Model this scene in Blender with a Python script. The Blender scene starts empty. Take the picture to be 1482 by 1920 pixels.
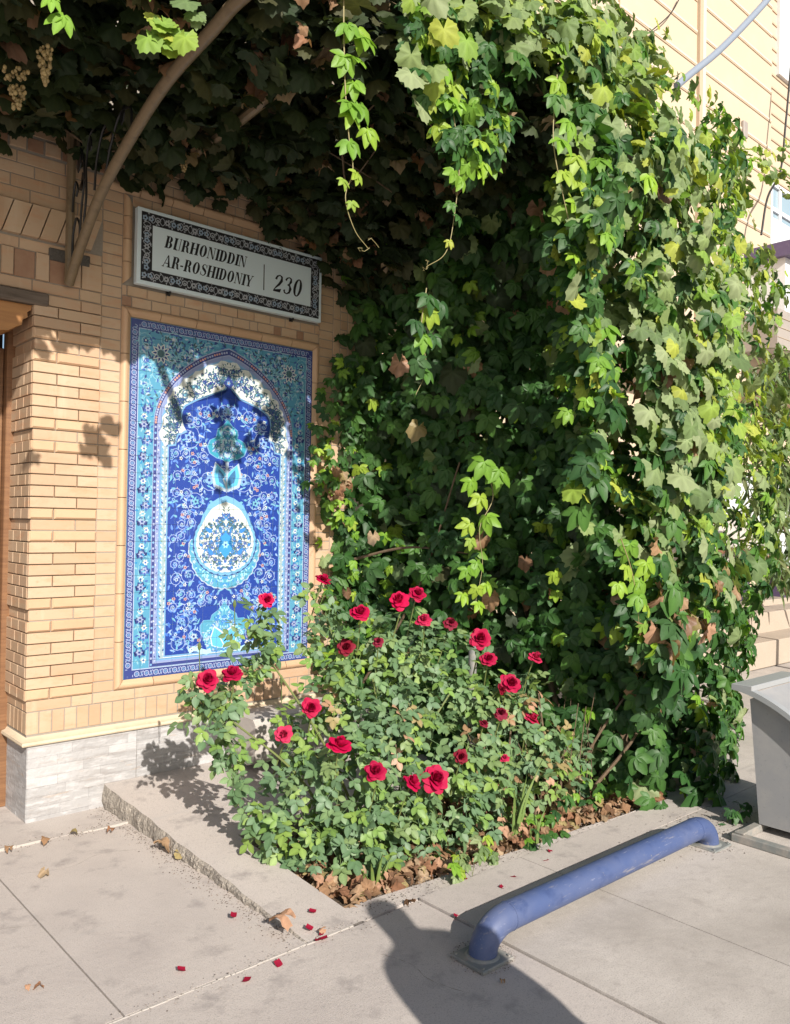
import bpy, bmesh, math, random
import numpy as np
from mathutils import Vector, Matrix
random.seed(7); rng = np.random.default_rng(7)
SC = bpy.context.scene; COL = SC.collection
# ------------------------------------------------------------------ camera
W, H, FPX = 1482, 1920, 1539.8
yaw, pitch, roll = (math.radians(a) for a in (48.384, .855, .948))
CF = np.array([math.cos(yaw)*math.cos(pitch), math.sin(yaw)*math.cos(pitch), math.sin(pitch)])
_r = np.cross(CF, [0, 0, 1]); _r /= np.linalg.norm(_r); _u = np.cross(_r, CF)
CR = math.cos(roll)*_r + math.sin(roll)*_u; CU = -math.sin(roll)*_r + math.cos(roll)*_u
CC = np.array([0, -4.513, 1.6])
cam = bpy.data.objects.new('camera', bpy.data.cameras.new('camera')); COL.objects.link(cam)
m = Matrix.Identity(4)
for i in range(3):
    m[i][0], m[i][1], m[i][2], m[i][3] = CR[i], CU[i], -CF[i], CC[i]
cam.matrix_world = m
cam.data.sensor_fit = 'HORIZONTAL'; cam.data.sensor_width = 36; cam.data.lens = FPX/W*36
cam.data.clip_start = .05; cam.data.clip_end = 2000
SC.camera = cam
# ------------------------------------------------------------------ light
KX, KY = .50, 1.70                                   # shadow offset per metre of height
elev = math.atan(1/math.hypot(KX, KY)); saz = math.atan2(-KX, -KY)
w = bpy.data.worlds.new('World'); SC.world = w; w.use_nodes = True
nt = w.node_tree; sky = nt.nodes.new('ShaderNodeTexSky'); sky.sky_type = 'NISHITA'; sky.sun_disc = False
sky.sun_elevation = elev; sky.sun_rotation = saz; sky.dust_density = 1.5; sky.air_density = 1.0
bg = nt.nodes['Background']; bg.inputs[1].default_value = .085
nt.links.new(sky.outputs[0], bg.inputs[0])
sl = bpy.data.lights.new('sun', 'SUN'); sl.energy = 5.0; sl.angle = math.radians(.5); sl.color = (1, .94, .86)
so = bpy.data.objects.new('sun', sl); COL.objects.link(so); so.location = (-10, -20, 30)
so.rotation_euler = Vector((KX, KY, -1)).to_track_quat('-Z', 'Y').to_euler()
SC.view_settings.view_transform = 'Standard'; SC.view_settings.look = 'None'
SC.view_settings.exposure = .40; SC.view_settings.gamma = 1; SC.view_settings.use_curve_mapping = False

# ------------------------------------------------------------------ helpers
def ray(px, py): return FPX*CF + (px-W/2)*CR - (py-H/2)*CU
def aty(px, py, Y):
    d = ray(px, py); return CC + d*(Y-CC[1])/d[1]
def atx(px, py, X):
    d = ray(px, py); return CC + d*(X-CC[0])/d[0]
def atz(px, py, Z=0.):
    d = ray(px, py); return CC + d*(Z-CC[2])/d[2]
def proj(P):
    d = np.asarray(P, float)-CC; f = d@CF
    return W/2+FPX*(d@CR)/f, H/2-FPX*(d@CU)/f, f
def lin(h):
    if isinstance(h, str):
        h = h.lstrip('#'); h = [int(h[i:i+2], 16)/255 for i in (0, 2, 4)]
    return tuple(c/12.92 if c <= .04045 else ((c+.055)/1.055)**2.4 for c in h)

MATS = {}
def mat(name, base=(.5, .5, .5), rough=.6, noise=None, bump=None, attr=False, spec=.5, metal=0, translucent=0, objrand=None, wear=None, coat=0):
    """noise=(scale, other colour, lo, hi); bump=(scale, strength, distance); wear=(scale, colour, lo, hi); objrand=list of colours"""
    if name in MATS: return MATS[name]
    M = bpy.data.materials.new(name); M.use_nodes = True; t = M.node_tree; N = t.nodes; L = t.links
    b = N['Principled BSDF']; b.inputs['Roughness'].default_value = rough; b.inputs['Metallic'].default_value = metal
    b.inputs['Specular IOR Level'].default_value = spec; b.inputs['Coat Weight'].default_value = coat; b.inputs['Coat Roughness'].default_value = .08
    tc = N.new('ShaderNodeTexCoord'); geo = N.new('ShaderNodeNewGeometry'); pos = geo.outputs['Position']
    cur = N.new('ShaderNodeRGB'); cur.outputs[0].default_value = (*base, 1); c = cur.outputs[0]
    if attr:
        a = N.new('ShaderNodeAttribute'); a.attribute_name = 'Col'; c = a.outputs['Color']
    if objrand:
        oi = N.new('ShaderNodeObjectInfo'); a = N.new('ShaderNodeAttribute'); a.attribute_name = 'rnd'
        ad = N.new('ShaderNodeMath'); ad.operation = 'ADD'; L.new(oi.outputs['Random'], ad.inputs[0]); L.new(a.outputs['Fac'], ad.inputs[1])
        fr = N.new('ShaderNodeMath'); fr.operation = 'FRACT'; L.new(ad.outputs[0], fr.inputs[0])
        r = N.new('ShaderNodeValToRGB'); e = r.color_ramp.elements; n = len(objrand)
        e[0].position = 0; e[0].color = (*objrand[0], 1); e[1].position = 1; e[1].color = (*objrand[-1], 1)
        for i in range(1, n-1):
            q = e.new(i/(n-1)); q.color = (*objrand[i], 1)
        L.new(fr.outputs[0], r.inputs[0]); c = r.outputs[0]
    for spec_ in (noise, wear):
        if spec_:
            items = spec_ if isinstance(spec_, list) else [spec_]
            for (sc_, oc, lo, hi) in items:
                n = N.new('ShaderNodeTexNoise'); n.inputs['Detail'].default_value = 6; n.inputs['Roughness'].default_value = .65
                if isinstance(sc_, tuple):
                    mp = N.new('ShaderNodeMapping'); mp.inputs['Scale'].default_value = sc_; L.new(pos, mp.inputs[0]); L.new(mp.outputs[0], n.inputs['Vector']); n.inputs['Scale'].default_value = 1
                else:
                    n.inputs['Scale'].default_value = sc_; L.new(pos, n.inputs['Vector'])
                mr = N.new('ShaderNodeMapRange'); mr.inputs[1].default_value = lo; mr.inputs[2].default_value = hi; L.new(n.outputs[0], mr.inputs[0])
                mx = N.new('ShaderNodeMix'); mx.data_type = 'RGBA'; L.new(mr.outputs[0], mx.inputs[0]); L.new(c, mx.inputs[6]); mx.inputs[7].default_value = (*oc, 1)
                c = mx.outputs[2]
    L.new(c, b.inputs['Base Color'])
    if bump:
        prev = None
        for (s, st, di) in (bump if isinstance(bump, list) else [bump]):
            n = N.new('ShaderNodeTexNoise'); n.inputs['Scale'].default_value = s; n.inputs['Detail'].default_value = 5; L.new(pos, n.inputs['Vector'])
            bp = N.new('ShaderNodeBump'); bp.inputs['Strength'].default_value = st; bp.inputs['Distance'].default_value = di
            L.new(n.outputs[0], bp.inputs['Height'])
            if prev: L.new(prev, bp.inputs['Normal'])
            prev = bp.outputs[0]
        L.new(prev, b.inputs['Normal'])
    if translucent:
        tr = N.new('ShaderNodeBsdfTranslucent'); L.new(c, tr.inputs[0])
        mu = N.new('ShaderNodeMix'); mu.data_type = 'RGBA'; mu.blend_type = 'MULTIPLY'; mu.inputs[0].default_value = 1
        L.new(c, mu.inputs[6]); mu.inputs[7].default_value = (1.5, 1.6, .6, 1); L.new(mu.outputs[2], tr.inputs[0])
        ms = N.new('ShaderNodeMixShader'); ms.inputs[0].default_value = translucent
        L.new(b.outputs[0], ms.inputs[1]); L.new(tr.outputs[0], ms.inputs[2]); L.new(ms.outputs[0], N['Material Output'].inputs[0])
    MATS[name] = M; return M

def tag(o, label=None, cat=None, group=None, kind=None):
    if label: o['label'] = label
    if cat: o['category'] = cat
    if group: o['group'] = group
    if kind: o['kind'] = kind
    return o
def thing(name, loc, label, cat, group=None):
    o = bpy.data.objects.new(name, None); o.empty_display_size = .1; COL.objects.link(o); o.location = loc
    return tag(o, label, cat, group)
def link(name, me, parent=None, loc=None, M=None):
    o = bpy.data.objects.new(name, me); COL.objects.link(o)
    if M is not None: o.matrix_basis = M
    elif loc is not None: o.location = loc
    if parent is not None:
        o.parent = parent
        o.matrix_parent_inverse = Matrix.Translation(-Vector(parent.location)) if parent.type == 'EMPTY' else Matrix.Identity(4)
    return o
def npmesh(name, V, F, C=None, material=None, smooth=True, rnd=None):
    """V (n,3), F (m,k) one polygon size, C (n,3) linear colours per vertex"""
    V = np.asarray(V, np.float32); F = np.asarray(F, np.int32); me = bpy.data.meshes.new(name); k = F.shape[1]
    me.vertices.add(len(V)); me.vertices.foreach_set('co', V.ravel())
    me.loops.add(F.size); me.loops.foreach_set('vertex_index', F.ravel())
    me.polygons.add(len(F)); me.polygons.foreach_set('loop_start', np.arange(0, F.size, k, dtype=np.int32)); me.polygons.foreach_set('loop_total', np.full(len(F), k, np.int32))
    me.update(calc_edges=True)
    me.polygons.foreach_set('use_smooth', np.full(len(F), smooth))
    if C is not None:
        a = me.color_attributes.new('Col', 'FLOAT_COLOR', 'POINT'); a.data.foreach_set('color', np.hstack([C, np.ones((len(C), 1))]).astype(np.float32).ravel())
    if rnd is not None:
        a = me.attributes.new('rnd', 'FLOAT', 'POINT'); a.data.foreach_set('value', np.asarray(rnd, np.float32))
    if material: me.materials.append(material)
    return me
class MB:
    """collects shapes and links them as one mesh"""
    def __init__(s): s.v = []; s.f = []; s.c = []; s.r = []; s.cc = None; s.rr = 0.
    def add(s, vs, fs):
        o = len(s.v); s.v += [tuple(map(float, q)) for q in vs]; s.f += [tuple(o+i for i in f) for f in fs]
        s.c += [s.cc or (1, 1, 1)]*len(vs); s.r += [s.rr]*len(vs); return s
    def box(s, a, b, bev=0.):
        (x0, y0, z0), (x1, y1, z1) = a, b
        if not bev:
            vs = [(x, y, z) for x in (x0, x1) for y in (y0, y1) for z in (z0, z1)]
            return s.add(vs, [(0, 1, 3, 2), (4, 6, 7, 5), (0, 4, 5, 1), (2, 3, 7, 6), (0, 2, 6, 4), (1, 5, 7, 3)])
        bm = bmesh.new(); bmesh.ops.create_cube(bm, size=1)
        for q in bm.verts: q.co = Vector(((x0+x1)/2+q.co.x*(x1-x0), (y0+y1)/2+q.co.y*(y1-y0), (z0+z1)/2+q.co.z*(z1-z0)))
        bmesh.ops.bevel(bm, geom=bm.edges[:], offset=bev, segments=1, affect='EDGES', profile=.5)
        bm.verts.index_update(); s.add([q.co for q in bm.verts], [[q.index for q in f.verts] for f in bm.faces]); bm.free(); return s
    def tube(s, pts, r, n=8, cap=True):
        pts = [Vector(p) for p in pts]; rs = r if isinstance(r, (list, tuple)) else [r]*len(pts)
        T = [(pts[min(i+1, len(pts)-1)]-pts[max(i-1, 0)]).normalized() for i in range(len(pts))]
        up = Vector((0, 0, 1)) if abs(T[0].z) < .9 else Vector((1, 0, 0)); x = T[0].cross(up).normalized(); vs = []; fs = []
        for i, p in enumerate(pts):
            x = (x-T[i]*x.dot(T[i])).normalized(); y = T[i].cross(x)
            vs += [p+(x*math.cos(a*2*math.pi/n)+y*math.sin(a*2*math.pi/n))*rs[i] for a in range(n)]
        for i in range(len(pts)-1):
            fs += [(i*n+a, i*n+(a+1) % n, (i+1)*n+(a+1) % n, (i+1)*n+a) for a in range(n)]
        if cap: fs += [tuple(range(n))[::-1], tuple(range((len(pts)-1)*n, len(pts)*n))]
        return s.add(vs, fs)
    def prism(s, poly, axis, a, b):
        """polygon in the two other axes, extruded along axis from a to b"""
        n = len(poly); P = lambda q, t: {0: (t, q[0], q[1]), 1: (q[0], t, q[1]), 2: (q[0], q[1], t)}[axis]
        vs = [P(q, a) for q in poly]+[P(q, b) for q in poly]
        return s.add(vs, [tuple(range(n))[::-1], tuple(range(n, 2*n))]+[(i, (i+1) % n, n+(i+1) % n, n+i) for i in range(n)])
    def mesh(s, name, material, smooth=False, color=False, rnd=False):
        me = bpy.data.meshes.new(name); me.from_pydata(s.v, [], s.f)
        bm = bmesh.new(); bm.from_mesh(me); bmesh.ops.recalc_face_normals(bm, faces=bm.faces[:]); bm.to_mesh(me); bm.free()
        if color:
            a = me.color_attributes.new('Col', 'FLOAT_COLOR', 'POINT'); a.data.foreach_set('color', np.hstack([np.array(s.c), np.ones((len(s.c), 1))]).astype(np.float32).ravel())
        if rnd:
            a = me.attributes.new('rnd', 'FLOAT', 'POINT'); a.data.foreach_set('value', np.array(s.r, np.float32))
        if smooth:
            me.polygons.foreach_set('use_smooth', np.ones(len(me.polygons), bool))
            if hasattr(me, 'set_sharp_from_angle'): me.set_sharp_from_angle(angle=math.radians(40))
        if material: me.materials.append(material)
        return me
    def build(s, name, material, parent=None, smooth=False, color=False, rnd=False):
        return link(name, s.mesh(name, material, smooth, color, rnd), parent)

# ------------------------------------------------------------------ materials
m_conc = mat('concrete', (.51, .455, .415), .9, noise=[(1.6, (.43, .38, .35), .42, .68), (.7, (.55, .49, .445), .45, .7), (6, (.34, .30, .28), .55, .7), (20, (.30, .27, .25), .62, .8), (190, (.31, .28, .25), .52, .70), ((1.2, 9, 5), (.47, .43, .40), .6, .75)], bump=[(260, .5, .004), (30, .3, .005)])
m_rough = mat('rough_concrete', (.53, .48, .435), .95, noise=[(1.1, (.36, .32, .285), .4, .7), (14, (.34, .30, .27), .55, .8), (170, (.32, .285, .25), .5, .68), (210, (.60, .56, .50), .6, .72)], bump=[(330, .35, .003), (25, .3, .006)])
m_edge = mat('broken_concrete', (.44, .39, .33), .95, noise=[(20, (.25, .22, .19), .4, .7)], bump=[(60, 1, .02), (180, .8, .01)])
m_mortar = mat('mortar', (.27, .235, .195), .9, noise=[(60, (.30, .27, .23), .4, .7)], bump=(200, .3, .002))
m_whmortar = mat('pale_mortar', (.44, .40, .36), .9, bump=(120, .5, .004))
m_soil = mat('soil', (.09, .065, .045), 1, noise=[(25, (.16, .11, .07), .4, .7)], bump=(60, 1, .03))
BR = [(.49, .345, .222), (.52, .37, .245), (.46, .315, .20), (.52, .375, .255), (.49, .335, .22), (.45, .30, .19), (.50, .355, .235)]
m_brick = mat('buff_brick', rough=.55, objrand=BR, noise=[((6, 6, 18), (.50, .28, .16), .5, .75), ((9, 9, 1.1), (.56, .43, .30), .58, .8), (1.4, (.38, .25, .15), .56, .8), (45, (.36, .23, .13), .6, .85)], bump=[(25, .12, .004), (300, .12, .001)])
m_trim = mat('moulded_brick', rough=.5, objrand=[(.52, .345, .21), (.55, .37, .23), (.50, .32, .195)], noise=[((5, 5, 5), (.50, .30, .18), .5, .8)], bump=(40, .1, .003))
m_redbr = mat('reddish_brick', (.30, .165, .10), .6, noise=[(12, (.36, .22, .14), .4, .7)], bump=(40, .15, .003))
m_cream = mat('cream_moulding', (.60, .49, .35), .7, noise=[(8, (.50, .40, .28), .5, .75)], bump=(50, .2, .003))
m_plinth = mat('stacked_stone_tile', rough=.55, attr=True, noise=[((3, 3, 30), (.27, .25, .24), .5, .72), ((6, 6, 45), (.42, .33, .26), .58, .72), ((9, 9, 40), (.52, .51, .51), .5, .72)], bump=[(45, .6, .008)])
m_wood = mat('brown_wood', (.22, .11, .05), .5, noise=[((3, 3, 60), (.14, .065, .03), .4, .7)], bump=(50, .2, .003))
m_oldwood = mat('weathered_wood', (.16, .125, .10), .85, noise=[((4, 30, 40), (.08, .06, .045), .4, .65)], bump=(60, .6, .006))
m_dark = mat('dark_opening', (.012, .011, .01), .8)
m_pergola = mat('tan_painted_pipe', (.20, .145, .085), .45, noise=[(20, (.14, .10, .06), .5, .7)], bump=(60, .1, .002))
m_iron = mat('black_iron', (.012, .012, .013), .4)
m_plate = mat('cast_plate', (.09, .08, .07), .6, bump=(90, 1, .008))
m_blue = mat('blue_painted_pipe', (.060, .090, .205), .5, noise=[(4, (.09, .115, .215), .42, .65), (11, (.042, .066, .165), .55, .7)], wear=[((5, 30, 30), (.20, .20, .24), .62, .70), (26, (.22, .21, .22), .66, .71), ((14, 120, 120), (.17, .19, .29), .62, .68)], bump=[(14, .2, .004), (120, .15, .001)])
m_steel = mat('dusty_steel', (.20, .21, .20), .6, noise=[(12, (.34, .30, .26), .45, .7)], bump=(80, .3, .003))
m_grey = mat('grey_painted_metal', (.29, .29, .295), .5, noise=[(5, (.36, .345, .33), .45, .75), (60, (.18, .18, .18), .6, .8)], bump=(8, .1, .004))
m_greyl = mat('light_grey_metal', (.31, .32, .325), .4, noise=[(9, (.33, .33, .33), .5, .8)])
m_wall2 = mat('cream_siding', (.55, .44, .32), .7, noise=[(140, (.49, .385, .27), .5, .75), (1.2, (.59, .48, .36), .5, .8)], bump=(180, .3, .002))
m_groove = mat('siding_groove', (.47, .36, .25), .8)
m_bead = mat('siding_bead', (.64, .55, .43), .6)
m_white = mat('white_plastic', (.72, .73, .74), .35, noise=(4, (.64, .65, .66), .5, .8))
m_glass = mat('window_glass', (.30, .40, .46), .06, spec=.9)
m_curtain = mat('lace_curtain', (.60, .62, .62), .8, noise=[(90, (.42, .46, .48), .5, .6)])
m_purple = mat('purple_paint', (.115, .085, .17), .5, noise=(6, (.15, .12, .19), .5, .8))
m_soffit = mat('grey_cladding', (.34, .30, .265), .6, noise=(3, (.29, .26, .23), .5, .8))
m_stone = mat('stone_steps', (.40, .33, .26), .85, noise=[(3, (.42, .35, .28), .45, .7), (60, (.45, .37, .29), .5, .75)], bump=(70, .5, .005))
m_plaster = mat('pale_plaster', (.50, .46, .42), .85, noise=(5, (.42, .38, .34), .45, .7), bump=(40, .4, .006))
m_tile = mat('glazed_tile', rough=.22, attr=True, spec=.5, noise=[(30, (.30, .42, .60), .62, 1.2)], bump=(14, .06, .004))
m_ink = mat('sign_print', rough=.5, attr=True)
m_leaf = mat('vine_leaf', rough=.46, attr=True, translucent=.25, spec=.3, bump=(70, .25, .004))
m_grape = mat('grape_leaf', rough=.62, attr=True, translucent=.22, spec=.3, bump=(60, .3, .005))
m_rleaf = mat('rose_leaf', rough=.5, attr=True, translucent=.15, spec=.4, bump=(90, .2, .003))
m_dry = mat('dry_leaf', rough=.85, attr=True, translucent=.12, spec=.2, bump=(70, .6, .006))
m_rose = mat('rose_petal', rough=.65, attr=True, translucent=.15, spec=.25)
m_stem = mat('vine_stem', (.11, .07, .04), .85, noise=[(30, (.17, .12, .075), .4, .7)], bump=(80, .6, .005))
m_gstem = mat('green_stem', (.14, .17, .05), .6)
m_ystem = mat('young_stem', (.26, .22, .09), .6)
m_berry = mat('pale_grapes', rough=.4, attr=True, spec=.5)

# ------------------------------------------------------------------ ground
g = MB(); g.add([(-300, -300, -.06), (300, -300, -.06), (300, 300, -.06), (-300, 300, -.06)], [(0, 1, 2, 3)])
tag(g.build('ground', m_rough), kind='structure')
pav = thing('pavement', (0, 0, -.05), None, None); tag(pav, kind='structure')
def slab(x0, x1, y0, y1, top, material, bot=-.055, bev=.004):
    z = top if callable(top) else (lambda y: top)
    nx = 1; bm = MB(); n = 8
    ys = [y0+(y1-y0)*i/n for i in range(n+1)]
    poly = [(y0, bot)]+[(y1, bot)]+[(y, z(y)) for y in ys[::-1]]
    bm.prism(poly, 0, x0, x1); return bm.build('paving_slab', material, pav)
flat = 0.0
slab(-2.2, 1.137, -1.953, -.31, flat, m_conc); slab(1.144, 1.87, -1.953, -.31, flat, m_conc)
slab(-2.2, 2.1, -.302, .6, flat, m_conc); slab(-2.2, 1.40, .607, 4, flat, m_conc)
for x0, x1 in ((-2.2, .35), (.357, 2.428)): slab(x0, x1, -4.6, -1.975, .004, m_conc)
for x0, x1 in ((2.436, 3.10), (3.105, 4.6), (4.605, 6.3), (6.305, 8.2)):
    slab(x0, x1, -2.18, -1.968, .012, m_conc); slab(x0, x1, -3.9, -2.186, .012, m_rough)
for x0, x1 in ((.3, 2.428), (2.436, 4.6), (4.605, 8.2)): slab(x0, x1, -7.5, -4.61 if x0 < 2 else -3.908, .004, m_rough)
slab(5.6, 9.3, -1.96, 3, -.01, m_rough); slab(4.5, 5.595, -1.96, -.4, -.004, m_conc)
# white mortar fillet in the kerb joint, rough broken line by the wall
f = MB(); x = -2.2
while x < 1.95:
    l = random.uniform(.05, .16); yy = -1.964+random.uniform(-.004, .004); f.box((x, yy-.004-random.uniform(0, .005), -.02), (x+l, yy+.004, .0035+random.uniform(0, .003)), .002); x += l
f.build('mortar_fillet', m_whmortar, pav)
f = MB(); x = .2
while x < 1.86:
    l = random.uniform(.03, .12); yy = -.305+.02*math.sin(x*5)-.07*max(0, x-1.2)+random.uniform(-.01, .01)
    if random.random() < .8: f.box((x, yy-.014, -.02), (x+l, yy+.016, .004+random.uniform(0, .012)), .003)
    x += l
f.build('broken_mortar', m_whmortar, pav)
# raised slab that runs out level at the kerb
rs = thing('raised_slab', (2.0, -.5, 0), None, None); tag(rs, kind='structure')
top = lambda y: .125*max(0., 1+y/1.97)**1.0+.001
def wob(y): return .004*math.sin(9*y)+.003*math.sin(31*y+1)
s = MB(); n = 130; ys = [-1.955+1.955*i/n for i in range(n+1)]
L = [(1.862+wob(y), y, top(y)) for y in ys]; R = [(2.135, y, top(y)) for y in ys]
s.add(L+R, [(i, n+1+i, n+2+i, i+1) for i in range(n)])
s.build('slab_top', m_conc, rs)
s = MB(); rows = 5
vs = [(1.862+wob(y)-.006*math.sin(math.pi*k/rows)-(.0 if k in (0, rows) else random.uniform(0, .010)), y, top(y)*(1-k/rows)-.02*(k/rows)) for k in range(rows+1) for y in ys]
s.add(vs, [(k*(n+1)+i, k*(n+1)+i+1, (k+1)*(n+1)+i+1, (k+1)*(n+1)+i) for k in range(rows) for i in range(n)])
s.build('broken_edge', m_edge, rs)
s = MB(); yb = -.99
s.add([(2.135, yb, top(yb)), (4.9, yb, top(yb)), (4.9, 0, top(0)), (2.135, 0, top(0)), (2.135, yb, -.05), (4.9, yb, -.05)], [(0, 1, 2, 3), (0, 4, 5, 1)]); s.build('slab_top', m_conc, rs)
s = MB(); s.add([(2.135, -1.955, top(-1.955)), (2.135, yb, top(yb)), (2.135, yb, -.06), (2.135, -1.955, -.06)], [(0, 1, 2, 3)]); s.build('planter_side', m_conc, rs)
s = MB(); n2 = 24
for i in range(n2):
    a, b = 2.135+2.5*i/n2, 2.135+2.5*(i+1)/n2; ya = -1.83-.055*(a-2.1)+.006*math.sin(a*9); yb_ = -1.83-.055*(b-2.1)+.006*math.sin(b*9)
    e1, e2 = -1.953+.008*math.sin(a*17), -1.953+.008*math.sin(b*17)
    s.add([(a, e1, .0), (b, e2, .0), (b, yb_, .004), (a, ya, .004), (a, ya, -.06), (b, yb_, -.06), (a, e1, -.05), (b, e2, -.05)], [(0, 1, 2, 3), (3, 2, 5, 4), (0, 6, 7, 1)])
s.build('planter_kerb', m_conc, rs)
s = MB(); nx, ny = 30, 12
vs = [(2.14+2.75*i/nx, -1.96+.97*j/ny, -.03+.02*random.random()) for j in range(ny+1) for i in range(nx+1)]
s.add(vs, [(j*(nx+1)+i, j*(nx+1)+i+1, (j+1)*(nx+1)+i+1, (j+1)*(nx+1)+i) for j in range(ny) for i in range(nx)])
tag(s.build('planting_bed', m_soil, smooth=True), kind='structure')

# ------------------------------------------------------------------ brick building
bld = thing('brick_building', (2.4, 0, 0), 'buff brick house wall with moulded brick frames, grey stone plinth and door at left', 'building')
s = MB(); s.box((1.444, .004, .42), (3.62, .5, 4.6)); s.box((-2.5, .004, 2.80), (1.4445, .5, 4.6)); s.build('mortar_wall', m_mortar, bld)
BRK = []                                             # (x0,x1,z0,z1, y offset, face, material)
J = .0055
def brick(x0, x1, z0, z1, face='front', y=0., kind='brick'): BRK.append((x0, x1, z0, z1, y, face, kind))
CH = .06
z0s = .575; zt = 2.80
# pillar beside the door: eight-course rhythm, seven raised and one flat
XP0, XP1 = 1.44, 1.79
k = 0; z = .575; lv = 0
while z < 2.74:
    raised = (lv % 8) != 0
    off = -.013 if raised else 0.
    cut = XP0+.115 if k % 2 else XP0+.235
    kd = 'moulded' if lv % 8 in (1, 7) else 'brick'; brick(XP0+off, cut, z, z+CH, y=off, kind=kd); brick(cut, XP1, z, z+CH, y=off, kind=kd)
    cr = .12 if k % 2 else .24                        # return face towards the door
    yy = 0
    for a, b in (((0, .12), (.12, .24), (.24, .33)) if k % 2 else ((0, .06), (.06, .18), (.18, .33))): brick(a, b, z, z+CH, 'return', off)
    z += CH; k += 1; lv += 1
# soldier course
x = XP0
while x < 3.58: brick(x, x+.0665, .455, .575); x += .0665
yv = 0
while yv < .32: brick(yv, yv+.0665, .455, .575, 'return'); yv += .0665
# flat course under the frame
x = XP1
while x < 3.6: brick(x, min(x+.245, 3.62), .575, .635); x += .245
# stack-bond columns
z = .635
while z < 3.5: brick(1.79, 1.908, z, z+CH); brick(3.294, 3.412, z, z+CH); z += CH
z = .635; q = 0
while z < 3.5:
    brick(3.412, 3.475, z, z+.125); brick(3.475, 3.54, z, z+.06); brick(3.475, 3.54, z+.062, z+.125); brick(3.54, 3.62, z, z+.125); z += .125
# bricks between the panel and the sign
random.seed(3)
for r, (za, zb) in enumerate(((2.818, 2.878), (2.878, 2.938))):
    x = 1.908+(0.03 if r else 0.)
    if r: brick(1.908, 1.938, za, zb)
    while x < 3.294:
        l = random.choice((.06, .06, .12)) if r == 0 else .12
        brick(x, min(x+l, 3.294), za, zb, y=-.004*(random.random() < .4), kind='redbrick' if (l < .1 and random.random() < .3) else 'brick'); x += l
for za in (3.398,):
    x = 1.96
    while x < 3.24: brick(x, min(x+.12, 3.24), za, za+.06); x += .12
for za in (3.515, 3.575, 3.635, 3.695):
    x = 1.79+(.06 if za > 3.55 else 0)
    while x < 3.55: brick(x, x+.07 if za < 3.55 else x+.2, za, za+CH); x += .07 if za < 3.55 else .2
# left part over the door
random.seed(5)
x = .2
for za, zb, l, o in ((2.735, 2.80, .25, 0), (2.80, 2.862, .25, .12), (3.01, 3.07, .25, .05), (3.26, 3.33, .25, .1), (3.33, 3.395, .25, 0), (3.395, 3.46, .25, .12), (3.46, 3.525, .25, .03), (3.62, 3.70, .25, .1), (3.70, 3.77, .25, 0)):
    x = .3+o
    while x < 1.79:
        x1 = min(x+l, 1.79)
        if not (zb < 2.805 and x1 < 1.5): brick(max(x, 1.5) if zb < 2.805 else x, x1, za, zb)
        x += l
for a, b, kd in ((.2, .63, 'brick'), (.63, .80, 'redbrick'), (.80, .86, 'brick'), (.86, 1.03, 'redbrick'), (1.03, 1.09, 'brick'), (1.09, 1.26, 'redbrick'), (1.26, 1.325, 'brick'), (1.325, 1.433, 'redbrick'), (1.433, 1.505, 'brick'), (1.505, 1.606, 'redbrick'), (1.606, 1.674, 'brick'), (1.674, 1.79, 'brick')):
    brick(a, b, 2.862, 3.01, y=.0 if kd == 'redbrick' else -.010, kind=kd)
x = .3; i = 0
while x < 1.79:
    brick(x, x+.085, 3.535, 3.61, y=-.008 if i % 2 else .001, kind='brick' if i % 2 else 'redbrick'); x += .09; i += 1
brick_mesh = {}
def bmesh_for(l, h, face, material, dp=.03):
    key = (round(l, 3), round(h, 3), face, material.name, dp)
    if key not in brick_mesh:
        b = MB(); c = .009 if material is m_trim else .0025; a0, a1, h0, h1 = -l/2+J/2, l/2-J/2, -h/2+J/2, h/2-J/2
        F = [(a0+c, 0, h0+c), (a1-c, 0, h0+c), (a1-c, 0, h1-c), (a0+c, 0, h1-c)]; B = [(a0, c, h0), (a1, c, h0), (a1, c, h1), (a0, c, h1)]; dp = max(dp, c+.02); D = [(p[0], dp, p[2]) for p in B]
        vs = F+B+D
        if face == 'return': vs = [(y, p, q) for p, y, q in vs]
        b.add(vs, [(0, 1, 2, 3)]+[(i, 4+i, 4+(i+1) % 4, (i+1) % 4) for i in range(4)]+[(4+i, 8+i, 8+(i+1) % 4, 4+(i+1) % 4) for i in range(4)])
        brick_mesh[key] = b.mesh('brick', material, rnd=True)
    return brick_mesh[key]
info = []
for (a, b, z0, z1, y, face, kd) in BRK:
    c = ((a+b)/2, y, (z0+z1)/2) if face == 'front' else (1.44+y, (a+b)/2, (z0+z1)/2)
    px, py, d = proj(c); vis = -40 < px < 1500 and -40 < py < 1900 and not (px > 640 and face == 'front')
    foreshort = .7 if face == 'front' else .35
    info.append(((b-a)*(z1-z0)*foreshort/d**2*(1 if vis else .01), c, b-a, z1-z0, face, kd))
info.sort(key=lambda t: -t[0]); inf = MB(); cnt = 0
random.seed(11)
for i, (sz, c, l, h, face, kd) in enumerate(info):
    material = m_redbr if kd == 'redbrick' else m_trim if kd == 'moulded' else m_brick
    if kd != 'brick' or cnt < 298:
        cnt += kd == 'brick'
        o = link({'brick': 'brick', 'moulded': 'edge_brick'}.get(kd, 'reddish_brick'), bmesh_for(l, h, face, material), bld, loc=(c[0]+(0 if face == 'front' else random.uniform(-.001, .001)), c[1]+(random.uniform(-.0015, .001) if face == 'front' else 0), c[2]))
    else:
        me = bmesh_for(l, h, face, material); inf.rr = random.random()
        inf.add([Vector(v.co)+Vector(c) for v in me.vertices], [tuple(p.vertices) for p in me.polygons])
o = inf.build('brick_infill', m_brick, bld, rnd=True); o['kind'] = 'stuff'
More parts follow.
